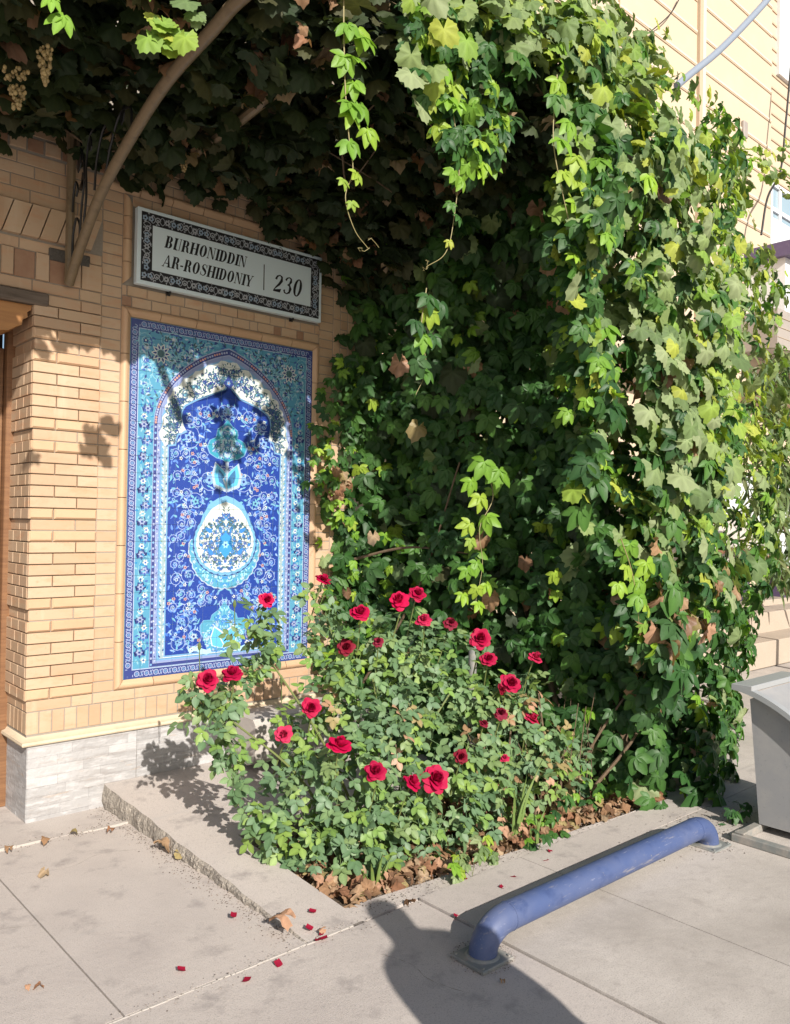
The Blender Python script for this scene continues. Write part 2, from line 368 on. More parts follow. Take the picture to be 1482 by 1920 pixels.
# slanted voussoirs over the door
for i in range(14):
    x = .42+i*.093; sl_ = -.06-.0*(i)
    v = MB(); za, zb = 3.08, 3.25; x0, x1 = x+.003, x+.089
    v.prism([(x0, za), (x1, za), (x1+.055, zb), (x0+.055, zb)], 1, -.028, .01); v.build('voussoir', m_brick, bld, rnd=True)
v = MB(); v.prism([(.3, 3.075), (1.80, 3.075), (1.80, 3.255), (.3, 3.255)], 1, .002, .0035); v.build('mortar_bed', m_mortar, bld)
# moulded frame bricks round mosaic and sign
prof = lambda w_: [(0, 0), (.008, -.014), (.018, -.02), (w_*.55, -.02), (w_*.75, -.012), (w_, -.004), (w_, .02), (0, .02)]
def trim_run(p0, p1, inward, w_, seg, m0=True, m1=True):
    """moulded bricks from p0 to p1 in the wall plane (x,z), profile growing towards inward"""
    p0, p1, n_ = Vector(p0), Vector(p1), Vector(inward); L_ = (p1-p0).length; t = (p1-p0)/L_; n = max(1, round(L_/seg)); P = prof(w_)
    for i in range(n):
        a, b = L_*i/n+.002, L_*(i+1)/n-.002; vs = []
        for (e, mit, sgn) in ((a, i == 0 and m0, 1), (b, i == n-1 and m1, -1)):
            for (q, y) in P:
                pt = p0+t*(e+(sgn*q if mit else 0))+n_*q; vs.append((pt.x, y, pt.y))
        k = len(P); mb = MB(); mb.rr = random.random(); mb.add(vs, [(j, (j+1) % k, k+(j+1) % k, k+j) for j in range(k)]+[tuple(range(k))[::-1], tuple(range(k, 2*k))])
        mb.build('moulded_brick', m_trim, bld, rnd=True, smooth=True)
A, B_, Cc, D = (1.909, .636), (3.293, .636), (3.293, 2.817), (1.909, 2.817)
trim_run(A, B_, (0, 1), .054, .235); trim_run(D, Cc, (0, -1), .054, .235); trim_run(A, D, (1, 0), .052, .27); trim_run(B_, Cc, (-1, 0), .057, .27)
A, B_, Cc, D = (1.909, 2.939), (3.293, 2.939), (3.293, 3.458), (1.909, 3.458)
trim_run(A, D, (1, 0), .05, .13); trim_run(B_, Cc, (-1, 0), .05, .13)
trim_run((1.80, 3.515), (3.41, 3.515), (0, -1), .056, .2, False, False)
# plinth with printed stone tiles and its moulding
def plinth_tile(u0, u1, z0, z1, face):
    b = MB(); z = z0
    while z < z1-.005:
        h = min(.052, z1-z); x = u0
        while x < u1-.004:
            l = min(random.uniform(.12, .34), u1-x)
            if u1-x-l < .05: l = u1-x
            p = random.uniform(0, .0018); k = random.choice((.33, .38, .43, .36, .46, .40)); b.cc = (k, k*.975, k*.97)
            if face == 'front': b.box((x, -.012-p, z), (x+l-.0008, .01, z+h-.0008))
            else: b.box((1.449-.004-p, x, z), (1.49, x+l-.0008, z+h-.0008))
            x += l
        z += h
    b.build('plinth_tile', m_plinth, bld, color=True)
random.seed(2)
for i in range(4): plinth_tile(1.447+.6*i+(.001 if i else 0), 1.447+.6*(i+1)-.001, -.03, .405, 'front')
plinth_tile(-.009, .33, -.03, .405, 'return')
s = MB(); s.box((1.452, -.008, -.05), (3.9, .4, .42)); s.build('plinth_core', m_mortar, bld)
MP = [(0, .404), (-.030, .404), (-.034, .412), (-.030, .424), (-.012, .430), (-.004, .442), (.02, .4545), (.3, .4545), (.3, .404)]
s = MB(); k = len(MP)
vs = [(3.9, y, z) for y, z in MP]+[(1.445+y, y, z) for y, z in MP]+[(1.445+y, .36, z) for y, z in MP]
s.add(vs, [(r*k+j, r*k+(j+1), (r+1)*k+(j+1), (r+1)*k+j) for r in range(2) for j in range(5+1)]); s.build('plinth_moulding', m_cream, bld, smooth=True)
# door recess
d = MB(); d.box((1.40, .325, 0), (1.47, .40, 2.72), .004); d.build('door_frame', m_wood, bld)
d = MB(); d.box((-.6, .42, 0), (1.40, .46, 2.73)); d.build('door_recess', m_dark, bld)  # solid near-black sheet: the opening's darkness is put into its colour
d = MB(); d.box((1.30, .38, 0), (1.398, .41, 2.55), .004); d.build('door_leaf', m_wood, bld)
d = MB(); d.box((1.335, .35, 2.28), (1.36, .378, 2.58), .003); d.build('door_rail', m_white, bld)
d = MB(); d.box((-.6, -.03, 2.727), (1.50, .38, 2.795), .008); d.build('lintel_board', m_oldwood, bld)
d = MB(); P = [(-.6, 2.725), (1.425, 2.725), (1.42, 2.70), (1.40, 2.685), (1.405, 2.66), (1.38, 2.645), (1.375, 2.615), (1.345, 2.60), (1.31, 2.575), (1.22, 2.565), (-.6, 2.565)]
d.prism(P, 1, .01, .32); d.build('carved_lintel', mat('honey_wood', (.42, .20, .06), .45, noise=[((2, 20, 30), (.30, .13, .04), .4, .7)]), bld)

# ------------------------------------------------------------------ mosaic panel
PW, PH, PX, PZ = 1.275, 2.065, 1.9615, .691
class Paint:
    def __init__(s): s.p = []; s.g = 0
    def poly(s, pts, c, g=None):
        if g is None: s.g += 1; g = s.g
        s.p.append(([(float(a), float(b)) for a, b in pts], c, g))
    def layers(s, cell=.006):
        top = {}; out = []; i = 0
        while i < len(s.p):
            j = i
            while j < len(s.p) and s.p[j][2] == s.p[i][2]: j += 1
            cells = set()
            for pts, c, g in s.p[i:j]:
                xs = [q[0] for q in pts]; ys = [q[1] for q in pts]
                for a in range(int(min(xs)/cell), int(max(xs)/cell)+1):
                    for b in range(int(min(ys)/cell), int(max(ys)/cell)+1): cells.add((a, b))
            l = 1+max(top.get(c, 0) for c in cells)
            for c in cells: top[c] = l
            out += [l]*(j-i); i = j
        return out
    def circ(s, c, r, col, n=10): s.poly([(c[0]+r*math.cos(2*math.pi*i/n), c[1]+r*math.sin(2*math.pi*i/n)) for i in range(n)], col)
    def rib(s, pts, w_, col):
        P = [Vector(p) for p in pts]; ws = w_ if isinstance(w_, (list, tuple)) else [w_]*len(P); Lp = []; Rp = []
        for i, p in enumerate(P):
            t = P[min(i+1, len(P)-1)]-P[max(i-1, 0)]; t = t.normalized() if t.length else Vector((1, 0)); n = Vector((-t.y, t.x))*ws[i]/2; Lp.append(p+n); Rp.append(p-n)
        s.g += 1
        for i in range(len(P)-1): s.poly([Lp[i], Rp[i], Rp[i+1], Lp[i+1]], col, s.g)
    def rect(s, a, b, c, d, col): s.poly([(a, b), (c, b), (c, d), (a, d)], col)
    def flower(s, c, r, n, col, cc, a0=0, lobed=.45):
        s.poly([(c[0]+r*(1-lobed*(i % 2))*math.cos(a0+math.pi*i/n), c[1]+r*(1-lobed*(i % 2))*math.sin(a0+math.pi*i/n)) for i in range(2*n)], col); s.circ(c, r*.33, cc, 7)
    def leaf(s, c, a, l, w_, col):
        ca, sa = math.cos(a), math.sin(a); P = [(0, 0), (.3*l, w_/2), (.65*l, w_*.42), (l, 0), (.65*l, -w_*.3), (.3*l, -w_/2)]
        s.poly([(c[0]+x*ca-y*sa, c[1]+x*sa+y*ca) for x, y in P], col)
NAVY, NAV2, COB, TURQ, TUR2, SKY, PALE, WHT, ORG, DKG, LAV = (lin(h) for h in ('34437f', '3c457f', '4460a4', '5592b0', '6faabf', '769fc6', 'a6b8cc', 'c6cdca', 'bd9286', '48646a', '98a3c2'))
P_ = Paint(); R2 = random.Random(21)
def mir(fn):                                          # draw on both sides of the centre line
    n0 = len(P_.p); fn(); new = P_.p[n0:]
    off = P_.g
    for pts, c, g in new: P_.p.append(([(PW-a, b) for a, b in pts][::-1], c, g+off)); P_.g = max(P_.g, g+off)
P_.rect(.001, .001, PW-.001, PH-.001, NAV2)
# outer scroll border
def border(along, fixed, w_, horiz, n, bgc, c1, c2):
    for i in range(n):
        t0 = along[0]+(along[1]-along[0])*(i+.5)/n; st = (along[1]-along[0])/n
        pt = (lambda t, o: (t, fixed+o) if horiz else (fixed+o, t))
        P_.circ(pt(t0, 0), w_*.40, c1, 10); P_.circ(pt(t0, 0), w_*.28, bgc, 8); P_.flower(pt(t0, 0), w_*.24, 4, c2, bgc)
        for sg in (1, -1):
            P_.rib([pt(t0+st*.5+sg*st*.30*(1-q), sg*w_*.36*math.sin(q*math.pi*.9)) for q in (0, .25, .5, .75, 1)], w_*.10, c1)
            P_.rib([pt(t0-st*.5*.0+sg*st*.42, sg*w_*.38*(.2+q)) for q in (0, .4, .8)], w_*.10, c1)
        P_.circ(pt(t0+st*.5, 0), w_*.10, c2, 6)
for fx in (.025, PW-.025): border((.05, PH-.05), fx, .042, False, 34, NAV2, LAV, SKY)
for fz in (.025, PH-.025): border((.05, PW-.05), fz, .042, True, 20, NAV2, LAV, SKY)
for a in ((.0485, .0485, PW-.0485, .0525), (.0485, PH-.0525, PW-.0485, PH-.0485), (.0485, .0485, .0525, PH-.0485), (PW-.0525, .0485, PW-.0485, PH-.0485)): P_.rect(*a, PALE)
P_.rect(.0526, .0526, PW-.0526, PH-.0526, lin('8f9dc4'))
P_.rect(.0535, .0545, PW-.0535, PH-.0535, TURQ)
def scrolls(cx, cy, r, dirn, col, fc, cc, acc, w_=.006, leafc=None):
    turns = 1.35; N_ = 16; a0 = R2.uniform(0, 6.28)
    pts = [(cx+r*(1-.62*i/N_)*math.cos(a0+dirn*turns*2*math.pi*i/N_), cy+r*(1-.62*i/N_)*math.sin(a0+dirn*turns*2*math.pi*i/N_)) for i in range(N_+1)]
    for i in range(1, N_, 2):
        a = math.atan2(pts[i][1]-cy, pts[i][0]-cx)+R2.uniform(-.8, .8); P_.leaf(pts[i], a if i < 10 else a+math.pi, r*R2.uniform(.28, .45), r*.16, R2.choice(leafc or [col, fc, acc]))
    P_.rib(pts, w_, col); P_.flower((cx, cy), r*.36, 5, fc, cc, R2.uniform(0, 1)); P_.circ(pts[3], r*.10, acc, 6); P_.circ(pts[9], r*.09, fc, 6)
# turquoise side borders with flowers
def side():
    i = 0; z = .10; P_.rib([(.105+.030*math.sin(q*.40), .07+q*.02) for q in range(80)], .0035, lin('86b2c0'))
    while z < 1.60:
        if i % 2 == 0: P_.flower((.105+.012*(-1)**(i//2), z), .020, 6, WHT, COB)
        else: P_.flower((.102-.01*(-1)**(i//2), z), .036, 7, NAVY if i % 4 == 1 else COB, LAV, .3); P_.flower((.102-.01*(-1)**(i//2), z), .022, 6, LAV, NAVY)
        for k in range(5): P_.leaf((R2.uniform(.065, .145), z+R2.uniform(-.03, .03)), R2.uniform(0, 6.3), .026, .011, R2.choice((lin('86b2c0'), NAVY, TUR2, TUR2, COB, lin('2f7fb0'), lin('86b2c0'))))
        z += .047; i += 1
mir(side)
# turquoise spandrel field
def spandrel():
    for k in range(46):
        cx, cy = R2.uniform(.08, .62), R2.uniform(1.62, 2.0)
        if cy < 1.66+.62*(cx-.16)**.85+.03 if cx > .17 else cy < 1.62: continue
        r = R2.uniform(.03, .055); scrolls(cx, cy, r, R2.choice((1, -1)), lin('86b2c0'), R2.choice((NAVY, PALE, COB)), WHT, R2.choice((NAVY, TUR2, NAVY)), .0045)
    for k in range(420):
        cx, cy = R2.uniform(.06, .63), R2.uniform(1.58, 2.01)
        P_.leaf((cx, cy), R2.uniform(0, 6.3), .03, .012, R2.choice((NAVY, COB, PALE, TUR2, DKG)))
    c = (.187, 1.886); P_.circ(c, .055, TURQ, 12)
    for k in range(10):
        a = k*math.pi/5; P_.leaf((c[0]+.02*math.cos(a), c[1]+.02*math.sin(a)), a, .042, .026, WHT); P_.leaf((c[0]+.024*math.cos(a), c[1]+.024*math.sin(a)), a, .028, .013, NAVY)
    P_.circ(c, .022, DKG, 10)
mir(spandrel)
# arch-shaped bands, from outside in
def arch(off, x0, zs, zap):
    pts = []
    for i in range(15):
        q = i/14; a = q*math.pi/2
        # straightened Persian arch
        x = x0+(PW/2-x0)*(1-math.cos(a*.98))**.92/(1-math.cos(math.pi/2*.98))**.92; z = zs+(zap-zs)*(.62*math.sin(a)+.38*q)
        pts.append((x, z))
    pts[-1] = (PW/2, zap); return pts
def band(x0, zs, zap, zb, col):
    a = arch(0, x0, zs, zap); L_ = [(x0, zb)]+a; P_.poly(L_+[(PW-p[0], p[1]) for p in L_[::-1][1:]], col)
band(.150, 1.48, 1.985, .056, LAV); band(.1535, 1.48, 1.978, .0575, NAV2)
def innerband():
    n = 40
    L_ = [(.163, .07+i*(1.42/n)) for i in range(n)]
    for i, p in enumerate(L_): P_.circ(p, .0075, LAV if i % 2 else SKY, 6)
    a = arch(0, .163, 1.48, 1.962)
    for i in range(len(a)-1):
        for q in (0, .33, .66): P_.circ((a[i][0]+(a[i+1][0]-a[i][0])*q, a[i][1]+(a[i+1][1]-a[i][1])*q), .0075, LAV if i % 2 else ORG, 6)
mir(innerband)
band(.173, 1.475, 1.945, .076, LAV)
band(.177, 1.475, 1.938, .079, lin('8492bc'))
def innerdots():
    for i in range(60): P_.leaf((.180+.008*(i % 2), .085+i*.0232), R2.uniform(.5, 2.5), .016, .007, R2.choice((PALE, NAVY, WHT)))
mir(innerdots)
band(.194, 1.47, 1.918, .090, SKY); band(.199, 1.47, 1.910, .094, lin('6f9cc4'))
# white arch field with scalloped edge
SCAL = [(.214, 1.36), (.214, 1.47), (.228, 1.545), (.232, 1.60), (.262, 1.648), (.315, 1.71), (.385, 1.766), (.462, 1.817), (.552, 1.862), (.632, 1.896)]
def scallop(pts, bulge):
    out = []
    for a, b in zip(pts[:-1], pts[1:]):
        a, b = Vector(a), Vector(b); t = b-a; n = Vector((-t.y, t.x))
        for q in (0, .2, .5, .8): out.append(a+t*q+n*bulge*math.sin(q*math.pi))
    return out+[Vector(pts[-1])]
L_ = [Vector((.214, .100))]+scallop(SCAL, .28); P_.poly([tuple(p) for p in L_]+[(PW-p.x, p.y) for p in L_[::-1]], WHT)
def whitearch():
    for k in range(26):
        i = R2.uniform(1.5, 8.6); a = SCAL[int(i)]; b = SCAL[int(i)+1]; q = i % 1; t = R2.uniform(.028, .10)
        x, z = a[0]+(b[0]-a[0])*q+t*.72, a[1]+(b[1]-a[1])*q-t*.78
        if x > .615: continue
        P_.flower((x, z), R2.uniform(.014, .022), 5, R2.choice((DKG, NAVY, lin('4f6f86'), NAVY)), TUR2)
    for i in range(1, 9):
        a = SCAL[i]; c = (a[0]+.055, a[1]-.048); rr = .042; st = R2.uniform(0, 6)
        P_.rib([(c[0]+rr*math.cos(st+q*.55), c[1]+rr*math.sin(st+q*.55)) for q in range(10)], .006, NAVY)
    for k in range(620):
        i = R2.uniform(.3, 8.8); a = SCAL[int(i)]; b = SCAL[int(i)+1]; q = i % 1; t = R2.uniform(.008, .12)
        P_.leaf((a[0]+(b[0]-a[0])*q+t*.72, a[1]+(b[1]-a[1])*q-t*.78), R2.uniform(0, 6.3), .02, .009, R2.choice((DKG, NAVY, lin('3f5f78'), DKG, lin('5c7f92'))))
    P_.rect(.2155, .102, .2375, 1.35, lin('93a8b0'))
    for i in range(100): P_.leaf((.2185+.012*(i % 2), .105+i*.0125), 1.57+.7*(-1)**i, .022, .010, WHT if i % 3 else R2.choice((DKG, lin('6fa3c0'), NAVY, lin('7a9c8a'))))
mir(whitearch)
# blue finial and inner field
FLD = [(.252, 1.342), (.296, 1.350), (.300, 1.385), (.310, 1.412), (.345, 1.425), (.366, 1.437), (.345, 1.470), (.329, 1.52), (.335, 1.56), (.353, 1.588), (.42, 1.628), (.50, 1.651), (.565, 1.672), (.605, 1.700), (.628, 1.735)]
def fieldpoly(e, col):
    L_ = [(.252-e, .118-e), (.252-e, 1.342+e)]+[(x-e*.7, z+e) for x, z in FLD[1:]]; P_.poly(L_+[(PW-x, z) for x, z in L_[::-1]], col)
fieldpoly(.013, lin('6f9cc4')); fieldpoly(.006, SKY); fieldpoly(.004, NAVY)
P_.poly([(PW/2, 1.825), (PW/2-.018, 1.79), (PW/2-.038, 1.765), (PW/2-.022, 1.745), (PW/2-.006, 1.735), (PW/2-.006, 1.70), (PW/2+.006, 1.70), (PW/2+.006, 1.735), (PW/2+.022, 1.745), (PW/2+.038, 1.765), (PW/2+.018, 1.79)], NAVY)
P_.flower((PW/2, 1.768), .016, 5, SKY, ORG)
fieldpoly(0, lin('294292'))
def infield(x, z, mg=0.):
    if not (.262 < x < PW/2+.001 and .13 < z < 1.63): return False
    if z > 1.33 and x < .31: return False
    if z > 1.40 and x < .372+max(0, z-1.57)*1.6: return False
    return True
def free(x, z, r):
    if ((x-PW/2)/(.24+r))**2+((z-.74)/(.265+r))**2 < 1: return False
    if z > .9 and abs(x-PW/2) < .11+r and z < 1.10: return False
    if ((x-PW/2)/(.15+r))**2+((z-1.40)/(.15+r))**2 < 1: return False
    if z < .40 and abs(x-PW/2) < .17+r*.6: return False
    return True
def field():
    cs = []
    for k in range(900):
        x, z, r = R2.uniform(.27, PW/2), R2.uniform(.14, 1.6), R2.choice((.085, .07, .055, .042, .032))
        if infield(x, z) and free(x, z, r*.75) and all((x-a)**2+(z-b)**2 > (.80*(r+c))**2 for a, b, c in cs) and x > .25+r*.9: cs.append((x, z, r))
    for k in range(620):
        x, z = R2.uniform(.262, PW/2), R2.uniform(.13, 1.68)
        if infield(x, z) and free(x, z, 0): P_.leaf((x, z), R2.uniform(0, 6.3), R2.uniform(.025, .045), R2.uniform(.010, .016), R2.choice((SKY, lin('8fb0e0'), lin('5f86cf'), COB, TUR2, lin('4a74c4'))))
    for (x, z, r) in cs: scrolls(x, z, r, R2.choice((1, -1)), lin('8d9fcb'), R2.choice((SKY, PALE, TUR2, lin('7fa6e0'))), NAVY, R2.choice((ORG, PALE, SKY)), .0045, [SKY, PALE, lin('7fa6e0'), TUR2])
    for k in range(130):
        x, z = R2.uniform(.262, PW/2), R2.uniform(.13, 1.62)
        if infield(x, z) and free(x, z, 0): P_.flower((x, z), .013, 5, R2.choice((PALE, ORG, WHT, SKY)), NAVY)
mir(field)
def blob(pts, e, col):
    cx, cz = PW/2, sum(p[1] for p in pts)/len(pts)
    Q = [(cx+(p[0]-cx)*(1+e*2.2), cz+(p[1]-cz)*(1+e)) for p in pts]; P_.poly(Q+[(PW-x, z) for x, z in Q[::-1][(1 if abs(Q[-1][0]-cx) < 1e-4 else 0):] if abs(x-cx) > 1e-4], col)
def fill(n, inside, cols, size=.02, flow=None):
    def go():
        k = 0
        for _ in range(n*200):
            if k > n*2.2: break
            x, z = R2.uniform(.38, PW/2), R2.uniform(.1, 1.6)
            if inside(x, z):
                k += 1
                if k % 4 == 0: P_.flower((x, z), size*.8, 5, R2.choice(cols), R2.choice(cols))
                else: P_.leaf((x, z), R2.uniform(0, 6.3), size*1.3, size*.5, R2.choice(cols))
    mir(go)
# turquoise three-lobed medallion and twin leaves
MED = [(PW/2, 1.54), (.605, 1.50), (.570, 1.475), (.566, 1.445), (.592, 1.42), (.560, 1.425), (.520, 1.405), (.503, 1.365), (.520, 1.325), (.565, 1.30), (.605, 1.292), (PW/2, 1.272)]
blob(MED, .03, SKY); blob(MED, 0, lin('3d93ac')); fill(70, lambda x, z: ((x-PW/2)/.10)**2+((z-1.36)/.06)**2 < 1 or ((x-PW/2)/.05)**2+((z-1.46)/.05)**2 < 1, [lin('2f6f90'), lin('8cc7d2'), lin('5b7fb8'), PALE], .018)
mir(lambda: (P_.leaf((.63, 1.09), math.radians(112), .20, .13, PALE), P_.leaf((.628, 1.11), math.radians(112), .165, .10, lin('5fb3dc')), P_.leaf((.622, 1.13), math.radians(112), .11, .05, lin('3f6f9c'))))
P_.poly([(PW/2-.012, 1.28), (PW/2, 1.06), (PW/2+.012, 1.28)], PALE)
# pear-shaped white medallion over a turquoise crescent
def pear(w_, zb, zt, ztip, n=11, sc_=.0):
    pts = [(PW/2, ztip)]
    for i in range(n+1):
        a = math.pi*(.30+.70*i/n)
        x = PW/2-w_*math.sin(a)**(.9); z = (zt+zb)/2+(zt-zb)/2*math.cos(a)
        pts.append((x, z))
    pts.append((PW/2, zb)); return pts
CRE = [(.405, .80)]+[(PW/2-.245*math.cos(a), .745-.25*math.sin(a)) for a in np.linspace(0, math.pi/2, 9)]
CR_ = scallop([(x, z) for x, z in CRE], -.22)
L_ = [(PW/2, .80)]+[tuple(p) for p in CR_]; P_.poly(L_+[(PW-x, z) for x, z in L_[::-1][1:-1]], PALE)
CRE2 = [(.411, .80)]+[(PW/2-.238*math.cos(a), .745-.243*math.sin(a)) for a in np.linspace(0, math.pi/2, 9)]; CR_ = scallop(CRE2, -.2)
L_ = [(PW/2, .80)]+[tuple(p) for p in CR_]; P_.poly(L_+[(PW-x, z) for x, z in L_[::-1][1:-1]], lin('5599b6'))
fill(120, lambda x, z: ((x-PW/2)/.235)**2+((z-.745)/.235)**2 < 1 and z < .80, [TURQ, lin('9ad6ea'), lin('3f7fc4'), PALE], .018)
def pearp(w_, zb, zt, ztip, col, sc_=0):
    L_ = pear(w_, zb, zt, ztip)
    if sc_: L_ = [tuple(p) for p in scallop(L_, sc_)]
    P_.poly(L_+[(PW-x, z) for x, z in L_[::-1] if abs(x-PW/2) > 1e-4], col)
pearp(.225, .572, .985, 1.085, NAVY); pearp(.213, .582, .975, 1.07, lin('72a8cf'), -.18); pearp(.197, .598, .955, 1.03, WHT, -.16)
fill(120, lambda x, z: ((x-PW/2)/.185)**2+((z-.765)/.165)**2 < 1 or (abs(x-PW/2) < (1.0-z)*.75 and .85 < z < .99), [lin('3f7fc4'), lin('4f7f98'), COB, DKG, DKG], .018)
mir(lambda: (P_.rib([(PW/2-.03-.10*math.sin(q*.35), .66+.016*q) for q in range(11)], .006, lin('5c6f9c')), P_.rib([(.52-.045*math.cos(q*.6), .74+.045*math.sin(q*.6)) for q in range(9)], .006, lin('5c6f9c')), P_.leaf((.545, .84), 2.6, .06, .03, lin('3f7fc4')), P_.leaf((.55, .70), 2.2, .06, .03, lin('3f7fc4'))))
P_.poly([(PW/2, .845), (PW/2-.035, .81), (PW/2-.02, .77), (PW/2-.05, .74), (PW/2, .68), (PW/2+.05, .74), (PW/2+.02, .77), (PW/2+.035, .81)], lin('3f8fd0')); P_.flower((PW/2, .765), .026, 6, lin('9ad6ea'), COB)
# lower vase arch
VAS = [(PW/2, .412), (.60, .365), (.555, .335), (.545, .305), (.500, .305), (.477, .275), (.480, .235), (.505, .190), (.53, .12), (PW/2, .12)]
blob(VAS, .02, SKY); blob(VAS, 0, lin('5599b6')); fill(90, lambda x, z: ((x-PW/2)/.14)**2+((z-.22)/.11)**2 < 1 or ((x-PW/2)/.05)**2+((z-.33)/.05)**2 < 1, [TURQ, lin('9ad6ea'), lin('3f7fc4'), PALE, TUR2], .018)
mir(lambda: (P_.leaf((PW/2-.01, .125), math.radians(112), .155, .12, WHT), P_.leaf((PW/2-.014, .128), math.radians(112), .14, .10, lin('5fb3dc')), P_.rib([(.40+.03*q, .125+.015*math.sin(q*1.2)) for q in range(6)], .03, lin('a8d4ea')), P_.flower((.47, .15), .02, 6, WHT, COB), P_.flower((.42, .135), .016, 6, WHT, TURQ)))
# cut the painting along the tile joints
NTX, NTZ = 13, 21; TW, TH = PW/NTX, PH/NTZ
bm = bmesh.new(); cl = bm.faces.layers.float_vector.new('c')
for l_, (pts, c, g_) in zip(P_.layers(), P_.p):
    o = -.0004-l_*1.4e-5
    try: fc = bm.faces.new([bm.verts.new((a, o, b)) for a, b in pts])
    except ValueError: continue
    fc[cl] = c
bmesh.ops.triangulate(bm, faces=[f for f in bm.faces if len(f.verts) > 4])
for i in range(1, NTX): bmesh.ops.bisect_plane(bm, geom=bm.verts[:]+bm.edges[:]+bm.faces[:], plane_co=(i*TW, 0, 0), plane_no=(1, 0, 0), dist=1e-7)
for i in range(1, NTZ): bmesh.ops.bisect_plane(bm, geom=bm.verts[:]+bm.edges[:]+bm.faces[:], plane_co=(0, 0, i*TH), plane_no=(0, 0, 1), dist=1e-7)
tiles = {}
for fc in bm.faces:
    c = fc.calc_center_median(); key = (min(NTX-1, max(0, int(c.x/TW))), min(NTZ-1, max(0, int(c.z/TH)))); tiles.setdefault(key, []).append(([v.co.copy() for v in fc.verts], tuple(fc[cl])))
bm.free()
mos = thing('tile_panel', (PX+PW/2, -.004, PZ), 'tall blue glazed tile panel with arch and white pear medallion set in brick wall', 'tile panel')
g = MB(); g.box((PX-.002, -.0015, PZ-.002), (PX+PW+.002, .003, PZ+PH+.002)); g.build('grout_bed', mat('grout', (.32, .36, .42), .8), mos)
for (i, k), fl in tiles.items():
    cx, cz = (i+.5)*TW, (k+.5)*TH; sh = .9835; b = MB(); yo = random.uniform(-.0006, .0006); tx, tz = random.uniform(-.006, .006), random.uniform(-.006, .006)
    b.cc = TURQ; b.box((-TW/2*sh, 0, -TH/2*sh), (TW/2*sh, .006, TH/2*sh))
    for vs, c in fl:
        b.cc = c; b.add([((v.x-cx)*sh, v.y, (v.z-cz)*sh) for v in vs], [tuple(range(len(vs)))])
    me = bpy.data.meshes.new('tile'); me.from_pydata(b.v, [], b.f)
    a = me.color_attributes.new('Col', 'FLOAT_COLOR', 'POINT'); a.data.foreach_set('color', np.hstack([np.array(b.c), np.ones((len(b.c), 1))]).astype(np.float32).ravel())
    me.materials.append(m_tile)
    o = link('tile', me, mos, M=Matrix.Translation((PX+cx, -.0075+yo, PZ+cz)) @ Matrix.Rotation(tz, 4, 'Z') @ Matrix.Rotation(tx, 4, 'X'))

# ------------------------------------------------------------------ street sign
SX0, SX1, SZ0, SZ1 = 1.966, 3.262, 2.945, 3.384; SW, SH = SX1-SX0, SZ1-SZ0
sg = thing('street_sign', ((SX0+SX1)/2, -.05, SZ0), 'white street name sign with black ornamental border hung on brick wall', 'sign')
b = MB(); b.box((SX0, -.062, SZ0), (SX1, -.018, SZ1), .004); b.build('sign_box', mat('sign_white', (.68, .80, .86), .4), sg)
S_ = Paint(); INK = lin('17181f'); GR = lin('a7acb4'); GB = lin('8fa3b8'); bw = .068; mg = .022
P_, keep = S_, P_
for r in ((mg, mg, SW-mg, mg+bw), (mg, SH-mg-bw, SW-mg, SH-mg), (mg, mg+bw, mg+bw, SH-mg-bw), (SW-mg-bw, mg+bw, SW-mg, SH-mg-bw)): S_.rect(*r, INK)
def orn(t0, t1, fixed, horiz, n):
    st = (t1-t0)/n
    for i in range(n):
        t = t0+st*(i+.5); pt = (lambda a, o: (a, fixed+o) if horiz else (fixed+o, a))
        if i % 3 == 0:
            for sgn in (-1, 1): S_.flower(pt(t+sgn*st*.30, 0), .019, 5, GB, INK, 0, .3)
        elif i % 3 == 1:
            S_.rib([pt(t+.018*math.cos(q*.8)*(1-q*.06), .018*math.sin(q*.8)*(1-q*.06)) for q in range(9)], .006, GR); S_.circ(pt(t, 0), .006, GR, 6)
        else: S_.flower(pt(t, 0), .020, 6, GR, INK, 0, .35)
        for k in range(4): S_.leaf(pt(t+st*R2.uniform(-.5, .5), R2.choice((-1, 1))*R2.uniform(.016, .026)), R2.uniform(0, 6.3), .016, .008, GR)
        for sgn in (-1, 1): S_.rib([pt(t+st*.5+st*.28*q, sgn*.022*math.sin(1.6+q*1.5)) for q in (-1, -.5, 0, .5, 1)], .004, GR)
orn(mg+.01, SW-mg-.01, mg+bw/2, True, 21); orn(mg+.01, SW-mg-.01, SH-mg-bw/2, True, 21); orn(mg+bw, SH-mg-bw, mg+bw/2, False, 5); orn(mg+bw, SH-mg-bw, SW-mg-bw/2, False, 5)
for r in ((mg+bw-.003, mg+bw-.003, SW-mg-bw+.003, mg+bw), (mg+bw-.003, SH-mg-bw, SW-mg-bw+.003, SH-mg-bw+.003)): S_.rect(*r, INK)
